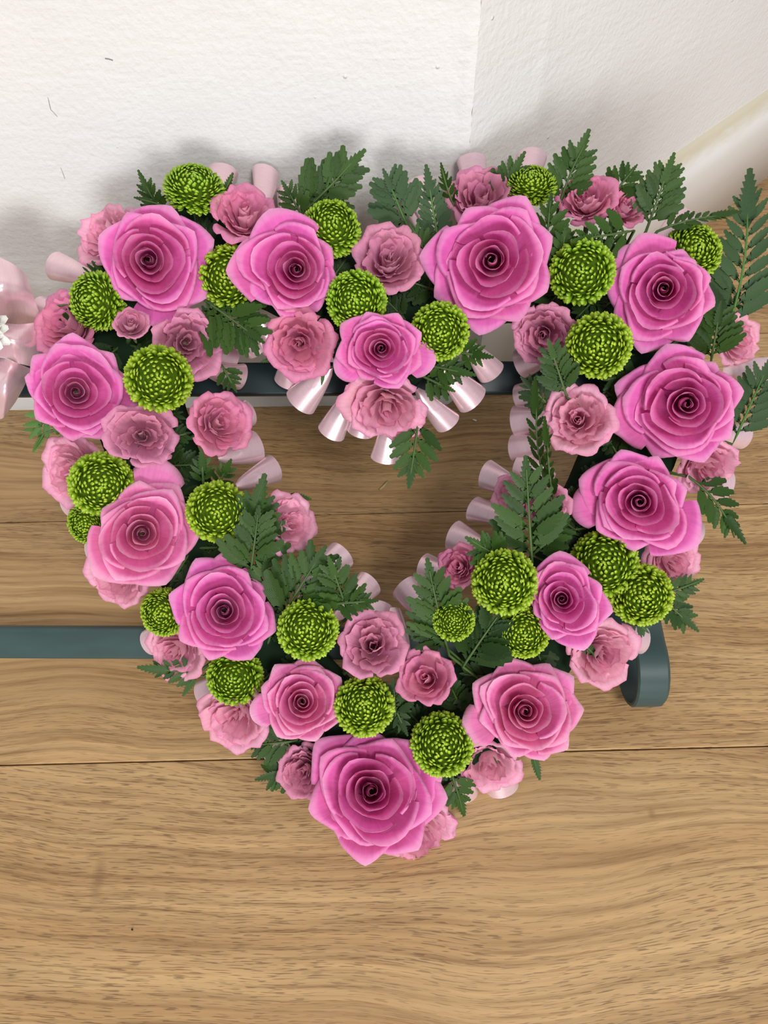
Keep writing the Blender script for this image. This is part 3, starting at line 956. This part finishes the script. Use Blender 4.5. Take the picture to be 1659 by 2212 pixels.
# ================================================================== RIBBON
def loop_mesh(L_, w, rg, flare=1.0):
    """pinched at the root, opening to an arched mouth: one pleat of the ribbon"""
    vs_, fs, uv = [], [], []
    nu, nv = 16, 8
    open_ = radians(rg.uniform(225, 270))
    sk = rg.uniform(-.12, .12)
    for j in range(nv):
        t = j / (nv - 1)
        r = lerp(.16, 1, t ** .62) * w
        for i in range(nu + 1):
            u = i / nu
            a = -open_ / 2 + open_ * u + pi / 2
            x = t * L_ + .18 * L_ * t * (sin(a)) * .35
            vs_.append(Vector((x, r * cos(a) + sk * L_ * t * t, r * (sin(a)) * lerp(.45, .62, t) + .0015)))
            uv.append((u, t))
    n = nu + 1
    for j in range(nv - 1):
        for i in range(nu):
            a = j * n + i; fs.append((a, a + 1, a + n + 1, a + n))
    return mesh('ribbon_loop', vs_, fs, M_SATIN, uv)
_lg = random.Random(77)
LOOPS = [loop_mesh(1.0, .30, _lg), loop_mesh(1.0, .26, _lg), loop_mesh(1.0, .33, _lg), loop_mesh(1.0, .28, _lg)]
def ribbon_thing(label, base_px):
    M = frame(P(base_px[0], base_px[1], FB), PN, Vector((1, 0, 0)))
    r = empty('ribbon_edging', M); tag(r, label, 'ribbon'); return r
def add_loop(root, tip, rootpx, k, dt=.014, dr=.032, sc=1.12):
    T = P(tip[0], tip[1], dt); B = P(rootpx[0], rootpx[1], dr)
    x = (T - B); L_ = x.length; x.normalize()
    vc = (CP - T).normalized(); z = (vc - x * vc.dot(x)).normalized(); y = z.cross(x)
    wd = .0092 / .29 * sc
    m = Matrix((x * L_, y * wd, z * wd)).transposed().to_4x4(); m.translation = B
    obj('ribbon_loop', LOOPS[k % 4], root, root.matrix_world.inverted() @ m)

# ================================================================== THE FLOWERS OF THE PHOTOGRAPH
DR = .082
big_rose(11, (319, 560), [(375, 447), (464, 514), (440, 640), (354, 712), (252, 640), (220, 510)], DR, 'large pink rose at the heart\'s upper left with a tight dark spiral centre', -.05, .05, twist=0)
big_rose(12, (641, 582), [(588, 457), (722, 535), (731, 610), (686, 672), (612, 690), (538, 633), (486, 584)], DR, 'large pink rose with a sharp pointed petal jutting left, left of the notch', .04, .02)
big_rose(13, (1064, 562), [(1002, 452), (1131, 429), (1194, 510), (1190, 630), (1130, 692), (1040, 724), (935, 640), (898, 552)], DR + .004, 'widest open pink rose, top of the heart\'s right lobe beside the notch', 0, .03)
big_rose(14, (1440, 624), [(1378, 505), (1470, 540), (1533, 600), (1546, 660), (1500, 735), (1402, 762), (1336, 695), (1310, 610)], DR, 'large pink rose on the right lobe with a curled back petal at upper left', .08, .04, extra=((1335, 540, .09),))
big_rose(15, (1483, 869), [(1438, 740), (1540, 785), (1600, 845), (1578, 945), (1530, 1002), (1421, 994), (1320, 925), (1330, 830)], DR, 'large many-petalled pink rose at the far right edge of the heart', .06, 0)
big_rose(16, (1383, 1084), [(1342, 968), (1420, 985), (1480, 1058), (1503, 1180), (1371, 1194), (1290, 1150), (1250, 1035)], DR, 'large loose pink rose with a torn curled petal at its left, lower right arm', .02, -.02, extra=((1235, 1100, .10),))
big_rose(17, (1214, 1296), [(1212, 1188), (1300, 1266), (1321, 1322), (1258, 1406), (1190, 1382), (1152, 1326), (1140, 1256)], DR + .006, 'smaller angular pink rose between two pairs of green pompons, lower right', 0, 0)
big_rose(18, (1142, 1540), [(1103, 1420), (1200, 1438), (1252, 1465), (1272, 1536), (1230, 1620), (1181, 1648), (1108, 1636), (1040, 1560), (1026, 1480)], DR, 'large pink rose turned sideways showing pale outer petals, right of the tip', .14, -.08, M_ROSEP, extra=((1004, 1585, .05),))
big_rose(19, (800, 1714), [(784, 1577), (898, 1606), (962, 1680), (972, 1728), (906, 1834), (790, 1862), (730, 1812), (664, 1749), (678, 1605)], DR + .002, 'largest pink rose, with brown-veined petals, at the bottom tip of the heart', 0, -.06)
big_rose(20, (650, 1518), [(665, 1416), (738, 1463), (750, 1541), (683, 1600), (600, 1590), (562, 1485), (590, 1436)], DR - .004, 'medium pale-edged pink rose above left of the bottom tip rose', 0, 0, M_ROSEP, extra=((540, 1540, .05),))
big_rose(21, (486, 1322), [(365, 1286), (420, 1205), (486, 1188), (570, 1265), (600, 1367), (548, 1431), (454, 1427), (392, 1385)], DR, 'deep-cupped pink rose with a tight swirl on the lower left arm', 0, -.03)
big_rose(22, (303, 1150), [(437, 1140), (357, 1270), (206, 1245), (222, 1098), (300, 1035), (385, 1045)], DR, 'loose pink rose with a folded back petal above it, middle left arm', -.03, -.02, M_ROSEP, extra=((352, 988, .11),))
big_rose(23, (160, 850), [(163, 717), (244, 762), (296, 875), (215, 952), (150, 955), (78, 905), (62, 816), (80, 770)], DR, 'large pink rose at the far left edge of the heart', -.05, 0)
big_rose(24, (822, 755), [(735, 700), (791, 676), (861, 678), (912, 719), (915, 790), (863, 842), (780, 820), (722, 770)], DR + .002, 'medium pink rose in the notch with a long petal pointing right', 0, -.02, extra=((944, 786, .06), (722, 806, .07)))

DS = .064
S = spray_rose
G1 = 'spray roses around the heart'
S(31, (228, 503), 84, .052, 'pale ruffled spray rose facing left, behind the upper left large rose', -.75, .55, M_SPRAYL, sq=.9)
S(32, (527, 458), 84, .060, 'spray rose with a pale cup-shaped base on top of the left lobe', .0, .75, M_SPRAY)
S(33, (840, 560), 82, .060, 'mauve-pink cup-shaped spray rose in the dip between the two lobes', .05, .45, M_MAUVE)
S(34, (1037, 425), 84, .052, 'dusky pink spray rose behind the top of the widest rose', 0, .6, M_MAUVE)
S(35, (1265, 428), 70, .056, 'rounded pink spray rose on the right lobe\'s top, left of its twin', -.1, .75, M_SPRAY)
S(36, (1352, 445), 56, .050, 'small pink spray rose tucked right of the rounded one, top right', .45, .6, M_SPRAY)
S(37, (140, 700), 82, .050, 'ruffled spray rose above the far left large rose, against the ribbon', -.6, .35, M_SPRAY)
S(38, (283, 699), 40, .070, 'tiny half-open pink rosebud below the upper left large rose', 0, .5, M_MAUVE, bud=1)
S(39, (402, 740), 84, .060, 'dusky mauve spray rose with pointed petals above a green pompon, inner left', .05, .05, M_MAUVE)
S(40, (645, 742), 84, .058, 'frilly spray rose hanging left of the notch rose', -.15, -.15, M_SPRAY)
S(41, (835, 880), 100, .052, 'wide open pale spray rose at the lowest point of the notch', 0, -.4, M_SPRAYL, sq=.85)
S(42, (1175, 722), 76, .054, 'dusky spray rose below the widest rose, half under a fern', -.1, -.1, M_MAUVE)
S(43, (1596, 738), 58, .040, 'small frilly spray rose poking out right of the heart, behind a fern', .75, -.1, M_SPRAYL)
S(44, (1247, 905), 84, .062, 'round full spray rose with blunt petals on the inner right edge', -.1, .15, M_SPRAYL)
S(45, (476, 912), 76, .060, 'spray rose with a whitish base on the inner left edge', .45, .25, M_SPRAY)
S(46, (308, 940), 88, .066, 'dusky open spray rose between the far left rose and folded-petal rose', 0, .05, M_MAUVE, sq=.8)
S(47, (158, 1015), 84, .044, 'pale frilly spray rose on the left outer edge under the far left rose', -.65, -.1, M_SPRAYL)
S(48, (620, 1128), 72, .058, 'creamy-based pink spray rose pointing into the heart opening from the left', .55, .2, M_SPRAYL)
S(49, (1112, 1066), 56, .048, 'pale spray rose behind the tall inner fern, right side of the opening', -.45, .3, M_SPRAYL)
S(50, (1184, 1092), 52, .060, 'small swirled spray rose right of the tall inner fern', .1, .0, M_MAUVE)
S(51, (988, 1226), 54, .052, 'small upright spray rose at the opening\'s lower right edge', -.45, .1, M_SPRAY)
S(52, (1528, 1008), 72, .044, 'pale spray rose half hidden under the far right large rose', .4, -.55, M_SPRAYL)
S(53, (1452, 1212), 66, .042, 'pale frilly spray rose on the right outer edge below the loose rose', .5, -.3, M_SPRAYL)
S(54, (1300, 1410), 84, .050, 'large frilly pale spray rose beside the rack\'s looped end', .35, -.3, M_SPRAYL)
S(55, (1052, 1652), 80, .040, 'faded frilly spray rose below the sideways rose near the tip', .1, -.75, M_SPRAYL)
S(56, (655, 1665), 64, .046, 'lilac-centred spray rose just left of the bottom tip rose', -.3, -.25, M_MAUVE)
S(57, (912, 1800), 88, .038, 'spray rose peeping out under the lower right of the tip rose', .35, -.6, M_SPRAYL)
S(58, (508, 1550), 82, .048, 'large pale frilly spray rose on the lower left outer edge', -.35, -.4, M_SPRAYL)
S(59, (378, 1405), 72, .044, 'pale frilly spray rose beside the front rail on the left', -.45, -.3, M_SPRAYL)
S(60, (255, 1250), 78, .044, 'pale spray rose below the folded-petal rose on the left outer edge', -.5, -.35, M_SPRAYL)
S(61, (805, 1395), 80, .068, 'star-shaped mauve spray rose above the ribbon loops at the inner tip', .0, .1, M_MAUVE)
S(62, (920, 1463), 66, .072, 'small pointed half-open rosebud with green sepals near the inner tip', -.2, .1, M_SPRAY, bud=1)

DM = .060
mum((420, 410), 62, .056, 'flattened green pompon on top of the left lobe', .0, .95, .70)
mum((716, 495), 60, .060, 'green pompon above right of the rose with the sharp left petal', .1, .5)
mum((1147, 403), 52, .052, 'small flattened green pompon on top of the right lobe', .1, 1.0, .7)
mum((212, 651), 60, .058, 'oval green pompon on the left outer edge turned left', -.7, .1)
mum((500, 600), 66, .056, 'green pompon squeezed between the two left-lobe large roses', -.3, 0)
mum((770, 650), 62, .066, 'green pompon directly above the notch rose', -.1, .1)
mum((950, 716), 60, .066, 'green pompon right of the notch rose', 0, -.1)
mum((1257, 588), 66, .066, 'green pompon right of the widest rose', 0, 0)
mum((1493, 547), 60, .050, 'green pompon at the top right behind the curled-petal rose', .4, .4)
mum((1293, 747), 67, .068, 'round green pompon below left of the curled-petal rose', 0, 0)
mum((343, 818), 68, .068, 'round green pompon right of the far left rose', 0, 0)
mum((220, 1046), 66, .064, 'green pompon above left of the folded-petal rose', 0, -.1)
mum((192, 1130), 44, .044, 'small lighter green pompon on the left outer edge, half hidden', -.6, -.3)
mum((470, 1105), 63, .066, 'green pompon right of the folded-petal rose', 0, 0)
mum((356, 1322), 50, .050, 'light green pompon left of the deep-cupped rose', -.5, -.2)
mum((665, 1360), 63, .068, 'green pompon right of the deep-cupped rose', 0, .05)
mum((508, 1462), 58, .050, 'green pompon below the deep-cupped rose', -.2, -.2)
mum((787, 1525), 62, .068, 'green pompon above the bottom tip rose', 0, .1)
mum((955, 1607), 65, .062, 'green pompon right above the bottom tip rose, with a raised bract', .1, 0)
mum((980, 1340), 43, .072, 'smallest green pompon, with a tight eye, near the inner tip', 0, 0)
mum((1090, 1257), 68, .070, 'largest green pompon, left of the angular rose', 0, 0)
mum((1130, 1365), 54, .066, 'green pompon below the largest pompon, lower right arm', .1, -.2)
mum((1305, 1218), 69, .054, 'green pompon upper right of the angular rose', 0, .05)
mum((1384, 1284), 64, .056, 'green pompon at the right outer edge above the rack loop', .15, -.15)

F = frond
GB = M_FERN_B
F((352, 470), (301, 364), .045, .062, 'small upright fern tip left of the flattened pompon, top left', .40, 4, .5, term=.6)
F((372, 452), (288, 428), .048, .058, 'fern tip lying sideways between rose and flattened pompon, top left', .36, 3, -.6, term=.6)
F((640, 470), (787, 318), .048, .062, 'tallest fern on the left lobe, leaning right against the white wall', .42, 6, .1, term=.46, bend=-.03)
F((660, 478), (608, 388), .048, .06, 'short fern spray behind the left lobe\'s top spray rose', .50, 4, .1, term=.5)
F((705, 470), (700, 380), .046, .058, 'fern spray crossing the base of the tallest left fern', .5, 4, 0, term=.5)
F((480, 428), (505, 372), .046, .055, 'single dark fern leaflet between ribbon loop and top left spray rose', .4, 2, .2, one=True)
F((885, 500), (828, 363), .046, .06, 'broad grey-green fern standing in the dip, left of its narrow neighbour', .58, 5, .1, GB, term=.42, lv=0)
F((950, 545), (920, 355), .046, .062, 'tall narrow grey-green fern in the dip left of the widest rose', .27, 7, .0, GB, term=.42, lv=2)
F((985, 455), (952, 350), .046, .058, 'small narrow fern left of the dusky top spray rose', .34, 4, .7, term=.55)
F((930, 565), (885, 480), .05, .06, 'fern leaf folded low between the dip rose and widest rose', .5, 4, .2, term=.5)
F((1070, 440), (1136, 327), .044, .058, 'fern tip between the two ribbon loops on top of the right lobe', .44, 4, .1, term=.6)
F((1205, 455), (1282, 281), .046, .066, 'tall slender fern rising highest over the right lobe', .42, 5, .1, term=.55, bend=.04)
F((1180, 560), (1192, 415), .056, .074, 'dark fern leaf in front of the small flattened pompon', .46, 4, .3, term=.5)
F((1205, 590), (1225, 475), .056, .072, 'dark fern leaf left of the pompon beside the widest rose', .42, 4, -.2, term=.55)
F((1318, 430), (1378, 355), .044, .056, 'short fern tip behind the small top right spray rose', .6, 4, .3, term=.5)
F((1395, 500), (1455, 330), .046, .062, 'tall fern in front of the white skirting, top right', .46, 7, -.1, term=.45)
F((1370, 498), (1228, 520), .062, .074, 'glossy fern spray lying over the top right spray roses, pointing left', .42, 4, .1, term=.4)
F((1325, 540), (1318, 468), .060, .068, 'small upright leaf cluster below the twin top right spray roses', .45, 3, .2, term=.5)
F((1420, 500), (1602, 468), .056, .060, 'edge-on fern reaching right above the top right pompon', .20, 8, .8, term=.4, bend=.04)
F((1560, 745), (1608, 367), .040, .050, 'longest fern, spreading down the right outer edge over the floor', .27, 9, 0, GB, term=.34, bend=-.06, lv=4)
F((1575, 660), (1640, 640), .036, .040, 'short fern fingers at the right edge beside the longest fern', .5, 3, .1, GB, term=.6)
F((1535, 785), (1560, 648), .052, .066, 'dark fern in front of the small right edge spray rose', .55, 6, .1, term=.45)
F((1582, 960), (1668, 770), .038, .046, 'fern fanning out right of the far right rose', .40, 7, 0, GB, term=.4, lv=4)
F((1488, 1030), (1592, 1185), .044, .046, 'thin drooping dark fern right of the loose rose', .34, 5, .6, term=.45, bend=.08)
F((1425, 1285), (1522, 1250), .040, .044, 'fern tip pointing right above the rack loop', .40, 4, -.3, term=.6)
F((1425, 1290), (1506, 1364), .040, .042, 'long fern tip pointing down right beside the rack loop', .44, 4, .2, term=.6)
F((1360, 1330), (1402, 1368), .036, .036, 'grey-green fern leaflets lying on the rack loop', .6, 3, .1, GB, term=.5)
F((1150, 1225), (1135, 982), .060, .082, 'tall inner fern standing over the right side of the opening', .42, 6, 0, term=.40, lv=1)
F((1100, 1215), (1003, 1158), .060, .074, 'broad serrated fern leaf left of the tall inner fern\'s foot', .5, 4, .1, term=.6)
F((1150, 1200), (1235, 1120), .056, .066, 'fern branch right of the tall inner fern\'s foot', .5, 4, .1, term=.55)
F((1205, 1115), (1168, 810), .056, .078, 'long thin edge-on fern at the inner right edge of the opening', .17, 10, .8, term=.3, bend=.06)
F((1215, 1140), (1188, 895), .062, .084, 'thinnest edge-on fern crossing the round full spray rose', .13, 9, .8, term=.3, bend=.03)
F((1225, 860), (1182, 728), .060, .074, 'fern leaning left in front of the dusky spray rose, right lobe', .42, 7, .0, term=.4)
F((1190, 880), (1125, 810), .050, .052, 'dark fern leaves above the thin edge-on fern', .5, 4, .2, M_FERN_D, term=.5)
F((985, 760), (1072, 775), .052, .060, 'fern leaf pointing right from the pompon beside the notch rose', .42, 3, .1, term=.7)
F((930, 790), (1030, 812), .050, .056, 'broad serrated leaf over a ribbon loop right of the notch', .44, 3, .1, term=.7)
F((912, 812), (985, 848), .048, .052, 'dark serrated leaf just below the long petal of the notch rose', .6, 3, .1, term=.6)
F((905, 900), (882, 1057), .044, .046, 'fern hanging lowest into the opening beneath the notch', .46, 4, .1, term=.5)
F((700, 800), (694, 832), .050, .048, 'single small leaf under the frilly spray rose at the notch', .6, 2, .1, one=True)
F((605, 770), (563, 782), .046, .044, 'small dark leaf over the rear rail left of the notch', .6, 2, .1, one=True)
F((430, 640), (575, 745), .050, .062, 'large fern filling the inner left lobe above the rear rail', .56, 7, .1, term=.35)
F((455, 700), (470, 640), .05, .056, 'dark fern leaf under the squeezed pompon, inner left lobe', .5, 3, .2, M_FERN_D, term=.6)
F((480, 790), (512, 850), .046, .046, 'serrated leaf hanging over the rail beside inner left ribbon loops', .5, 3, .1, term=.6)
F((440, 1050), (435, 965), .056, .066, 'upright fern leaf below the whitish-based spray rose, left of its neighbour', .42, 3, .1, term=.7)
F((470, 1050), (505, 985), .056, .066, 'upright fern leaf below the whitish-based spray rose, right of its neighbour', .42, 3, .1, term=.7)
F((530, 1200), (575, 1018), .056, .076, 'large broad fern leaf over ribbon loops on the inner left edge', .40, 5, .1, term=.6)
F((540, 1250), (560, 1090), .060, .076, 'fern sprig left of the creamy-based spray rose', .50, 6, 0, term=.4)
F((620, 1068), (674, 1080), .044, .044, 'small dark leaf tip above the creamy-based spray rose', .36, 2, .2, one=True)
F((600, 1345), (706, 1176), .058, .072, 'tall fern beside the opening above the pompon, lower left arm', .50, 6, 0, term=.38)
F((570, 1290), (575, 1195), .058, .066, 'short fern sprig right of the deep-cupped rose\'s top', .5, 4, .1, term=.5)
F((755, 1330), (708, 1196), .058, .078, 'fern with crossed leaflets over ribbon loops, left of the inner tip', .44, 6, .1, term=.42)
F((715, 1305), (820, 1298), .064, .072, 'dark fern pointing right across the inner tip', .40, 5, .1, term=.45)
F((970, 1415), (922, 1204), .058, .082, 'narrow dark fern rising at the right of the inner tip', .40, 8, .1, term=.4)
F((965, 1400), (895, 1345), .058, .068, 'dark fern leaflets left of the smallest pompon', .55, 4, .1, M_FERN_D, term=.45)
F((1000, 1440), (1085, 1318), .056, .072, 'dark glossy fern below the largest pompon', .56, 7, .1, M_FERN_D, term=.38)
F((440, 1462), (298, 1447), .040, .042, 'long fern reaching left over the front rail\'s shadow', .30, 4, .3, term=.55, bend=-.06)
F((425, 1455), (395, 1500), .040, .036, 'leaf tip pointing down at the lower left edge', .5, 2, .2, one=True)
F((640, 1600), (518, 1612), .040, .042, 'broad dark fern leaf below the large pale frilly spray rose', .46, 4, .1, term=.6)
F((650, 1660), (553, 1682), .036, .034, 'fern tip above the floor seam, left of the tip rose', .50, 4, .1, term=.6)
F((840, 1500), (880, 1590), .056, .060, 'dark fern leaf between the two lowest pompons', .42, 4, .1, M_FERN_D, term=.5)
F((855, 1560), (850, 1460), .056, .066, 'dark fern leaves left of the small pointed rosebud', .55, 5, .1, M_FERN_D, term=.4)
F((975, 1670), (1002, 1762), .042, .030, 'single fern tip hanging right of the tip rose', .40, 3, .2, term=.7)
F((1150, 1625), (1163, 1680), .036, .030, 'small leaf below the sideways rose near the floor seam', .5, 2, .2, one=True)
F((1085, 1660), (1092, 1692), .036, .030, 'tiny leaf tip below the faded spray rose', .5, 2, .2, one=True)
F((770, 1800), (788, 1873), .032, .024, 'lowest leaf, peeping out below the tip rose', .5, 2, .2, one=True)
F((120, 880), (62, 945), .044, .040, 'bright green young leaf sprig at the far left edge', .55, 3, .3, M_FERN_L, term=.5)
F((95, 935), (70, 975), .040, .034, 'bright green leaf tip hanging at the far left edge', .5, 2, .5, M_FERN_L, one=True)
F((215, 615), (90, 662), .046, .052, 'slender leaf bending left over ribbon beside the oval pompon', .16, 2, .4, one=True, bend=.1)
F((235, 590), (180, 588), .048, .052, 'small rounded leaflets between oval pompon and pale spray rose', .6, 3, .2, term=.4)
F((165, 1085), (150, 1105), .036, .034, 'tiny leaf at the left outer edge above the small pompon', .6, 2, .2, one=True)
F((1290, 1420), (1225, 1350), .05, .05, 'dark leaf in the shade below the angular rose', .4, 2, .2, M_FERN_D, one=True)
F((700, 1640), (650, 1610), .040, .044, 'dark leaf between pale-edged rose and lilac-centred spray rose', .5, 3, .2, M_FERN_D, term=.5)

# low fern packed between the flowers
NICK = [((319, 560), 'upper left large rose'), ((641, 582), 'sharp-petalled rose'), ((1064, 562), 'widest rose'), ((1440, 624), 'curled-petal rose'),
        ((1483, 869), 'far right rose'), ((1383, 1084), 'loose right-arm rose'), ((1214, 1296), 'angular rose'), ((1142, 1540), 'sideways rose'),
        ((800, 1714), 'bottom tip rose'), ((650, 1518), 'pale-edged rose'), ((486, 1322), 'deep-cupped rose'), ((303, 1150), 'folded-petal rose'),
        ((160, 850), 'far left rose'), ((822, 755), 'notch rose'),
        ((343, 818), 'pompon beside the far left rose'), ((470, 1105), 'pompon beside the folded-petal rose'), ((665, 1360), 'pompon beside the deep-cupped rose'), ((787, 1525), 'pompon above the tip rose'),
        ((955, 1607), 'pompon with raised bract'), ((980, 1340), 'smallest pompon'), ((1090, 1257), 'largest pompon'), ((1384, 1284), 'pompon above the rack loop'),
        ((1257, 588), 'pompon beside the widest rose'), ((1293, 747), 'pompon below the curled-petal rose'), ((950, 716), 'pompon beside the notch rose'), ((716, 495), 'pompon left of the dip'),
        ((500, 600), 'squeezed left-lobe pompon'), ((840, 560), 'spray rose in the dip'), ((402, 740), 'mauve inner-left spray rose'), ((1247, 905), 'full spray rose on the right'),
        ((1300, 1410), 'frilly spray rose by the rack loop'), ((508, 1550), 'frilly lower-left spray rose'), ((920, 1463), 'pointed rosebud'), ((308, 940), 'dusky left spray rose'),
        ((620, 1128), 'creamy-based spray rose'), ((1265, 428), 'rounded top right spray rose'), ((527, 458), 'cup-shaped top left spray rose'), ((1184, 1092), 'swirled spray rose'), ((805, 1395), 'star-shaped spray rose')]
DIRS = ['right of', 'above right of', 'above', 'above left of', 'left of', 'below left of', 'below', 'below right of']
used = {}
fr = random.Random(21)
for i in range(0, len(SP), 2):
    p = SP[i]
    for side in (-1, 1):
        t = (SP[(i + 1) % len(SP)] - SP[i - 1]).normalized(); nrm = Vector((-t.y, t.x)) * side
        b_ = p + nrm * 8; ang = fr.uniform(-.7, .7)
        dv = Vector((nrm.x * cos(ang) - nrm.y * sin(ang), nrm.x * sin(ang) + nrm.y * cos(ang)))
        e = b_ + dv * fr.uniform(70, 92)
        q = (b_ + e) / 2
        nk = min(NICK, key=lambda k: (k[0][0] - q.x) ** 2 + (k[0][1] - q.y) ** 2)
        a = math.atan2(-(q.y - nk[0][1]), q.x - nk[0][0]); di = DIRS[int(round(a / (pi / 4))) % 8]
        key = di + ' the ' + nk[1]
        used.setdefault(key, []).append(((b_.x, b_.y), (e.x, e.y)))
RANK = ['innermost', 'second', 'third', 'outermost']
for key, L_ in used.items():
    for j, (b_, e) in enumerate(L_):
        lab = 'dark fern sprig packed low ' + key
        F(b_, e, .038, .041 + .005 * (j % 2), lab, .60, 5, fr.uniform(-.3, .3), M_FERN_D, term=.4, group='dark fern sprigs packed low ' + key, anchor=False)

# ribbon loops, outer then inner edge
ro_ = ribbon_thing('pale pink satin ribbon pleated into loops around the heart\'s outer edge', (1500, 1000))
outer = [((476, 372), (470, 440)), ((582, 377), (560, 470)), ((905, 405), (935, 500)), ((1022, 348), (1030, 450)), ((1143, 341), (1135, 440)), ((905, 440), (925, 530)),
         ((1478, 478), (1400, 560)), ((122, 572), (220, 610)), ((88, 678), (190, 700)), ((1602, 950), (1520, 930)), ((1562, 1048), (1470, 1020)),
         ((1384, 1385), (1310, 1370)), ((1005, 1716), (980, 1640)), ((436, 1490), (510, 1460)), ((205, 560), (270, 600)), ((630, 420), (620, 500)), ((1655, 800), (1560, 800)),
         ((1500, 1160), (1420, 1140)), ((1085, 1700), (1060, 1620)), ((150, 1085), (230, 1060)), ((205, 1190), (280, 1180)), ((320, 1380), (400, 1340)), ((720, 1790), (760, 1700)), ((860, 1810), (850, 1720)), ((600, 1640), (650, 1580))]
for k, (tp, rt) in enumerate(outer): add_loop(ro_, tp, rt, k)
ri_ = ribbon_thing('pale pink satin ribbon pleated into loops around the heart\'s inner opening', (900, 1300))
inner = [((518, 822), (440, 800)), ((500, 770), (430, 750)), ((555, 752), (500, 700)), ((600, 745), (560, 680)), ((612, 822), (640, 750)), ((650, 868), (715, 790)), ((713, 932), (770, 830)), ((838, 988), (850, 880)), ((960, 918), (900, 840)),
         ((1020, 862), (950, 790)), ((1058, 806), (1010, 740)), ((1128, 790), (1200, 760)), ((1120, 850), (1200, 830)), ((1118, 912), (1200, 900)), ((1112, 965), (1190, 960)),
         ((1050, 1030), (1140, 1060)), ((1028, 1092), (1110, 1130)), ((982, 1160), (1060, 1190)), ((918, 1222), (1000, 1250)), ((872, 1272), (950, 1360)), ((848, 1325), (880, 1420)),
         ((812, 1312), (800, 1400)), ((800, 1262), (720, 1340)), ((735, 1195), (640, 1280)), ((672, 1140), (590, 1180)), ((552, 965), (470, 990)), ((592, 1015), (510, 1050)), ((690, 1260), (640, 1330)), ((540, 900), (470, 930)), ((1125, 1010), (1200, 1030)), ((775, 930), (800, 850))]
for k, (tp, rt) in enumerate(inner): add_loop(ri_, tp, rt, k + 1)

# ================================================================== NEIGHBOUR'S BOW AND WHITE FLOWER
def sheet(name, rows, root, mat, sub=6, wob=.0015, seed=0):
    # a lofted band through rows of points (world), smoothed
    def cr(p0, p1, p2, p3, t): return .5 * ((2 * p1) + (p2 - p0) * t + (2 * p0 - 5 * p1 + 4 * p2 - p3) * t * t + (3 * p1 - p0 - 3 * p2 + p3) * t ** 3)
    def den(ps):
        o = []
        for i in range(len(ps) - 1):
            p0 = ps[max(i - 1, 0)]; p3 = ps[min(i + 2, len(ps) - 1)]
            for s_ in range(sub): o.append(cr(p0, ps[i], ps[i + 1], p3, s_ / sub))
        o.append(ps[-1]); return o
    rr = [den(r) for r in rows]
    cols = list(zip(*rr)); cols = [den(list(c)) for c in cols]
    n = len(cols[0]); MI = root.matrix_world.inverted()
    vs_, uv, fs = [], [], []
    for i, c in enumerate(cols):
        for j, p in enumerate(c):
            w = noise.noise(p * 70 + Vector((seed, 0, 0))) * wob
            vs_.append(MI @ (p + (CP - p).normalized() * w)); uv.append((j / n, i / len(cols)))
    for i in range(len(cols) - 1):
        for j in range(n - 1):
            a = i * n + j; fs.append((a, a + 1, a + n + 1, a + n))
    return obj(name, mesh(name, vs_, fs, mat, uv), root)
bow = empty('ribbon_bow', Matrix.Translation(P(-30, 820, .012))); tag(bow, 'wide crumpled pale pink satin bow at the left photo edge, left of the heart', 'ribbon')
Q = P
sheet('ribbon_loop', [[Q(-120, 600, .03), Q(-30, 556, .05), Q(15, 563, .055), Q(55, 590, .045)],
                      [Q(-120, 660, .04), Q(-20, 620, .065), Q(30, 618, .06), Q(72, 640, .045)],
                      [Q(-120, 720, .035), Q(-20, 690, .045), Q(40, 680, .04), Q(88, 685, .035)],
                      [Q(-120, 750, .025), Q(-20, 730, .03), Q(40, 720, .028), Q(95, 712, .026)]], bow, M_SATIN, wob=.004, seed=1)
sheet('ribbon_loop', [[Q(-120, 720, .030), Q(-10, 700, .045), Q(50, 700, .048), Q(112, 690, .030)],
                      [Q(-120, 750, .045), Q(-10, 728, .062), Q(45, 735, .058), Q(100, 745, .036)],
                      [Q(-120, 790, .040), Q(-10, 770, .050), Q(40, 785, .046), Q(82, 795, .030)]], bow, M_SATIN, wob=.005, seed=5)
sheet('ribbon_loop', [[Q(-120, 780, .035), Q(-10, 772, .044), Q(30, 782, .050), Q(68, 797, .036)],
                      [Q(-120, 840, .050), Q(-10, 835, .062), Q(25, 840, .058), Q(52, 835, .040)],
                      [Q(-120, 900, .035), Q(-10, 907, .045), Q(14, 893, .045), Q(34, 868, .036)]], bow, M_SATIN, wob=.004, seed=9)
wf = empty('white_chrysanthemum', frame(P(-45, 715, .075), axis_of(P(-45, 715, .075), .15, 0), Rv)); tag(wf, 'white chrysanthemum petals entering at the left photo edge on the pink bow', 'chrysanthemum')
wfR = 52 * pxm(wf.matrix_world.translation)
wr = random.Random(4)
for k in range(30):
    az = k * 2.39996; e = .25 + .75 * (k / 34)
    vs_, fs, uv = [], [], []
    ln = wfR * (.7 + .75 * e * wr.uniform(.85, 1.1)); rise = (1 - e) * .8
    for i in range(7):
        t = i / 6; w = wfR * .24 * sin(pi * min(1, .1 + t * .86)) ** .55
        rho = ln * t * (1 - rise * .5); z = wfR * (rise * t * .9 + .18 * sin(t * 3))
        c, s = cos(az), sin(az)
        for sg in (-1, -.5, 0, .5, 1):
            vs_.append(Vector((rho * c - sg * w * s, rho * s + sg * w * c, z + abs(sg) ** 2 * w * .7))); uv.append((sg, t))
    for i in range(6):
        for j in range(4):
            a = i * 5 + j; fs.append((a, a + 1, a + 6, a + 5))
    obj('petal', mesh('petal', vs_, fs, M_WHITEP, uv), wf)
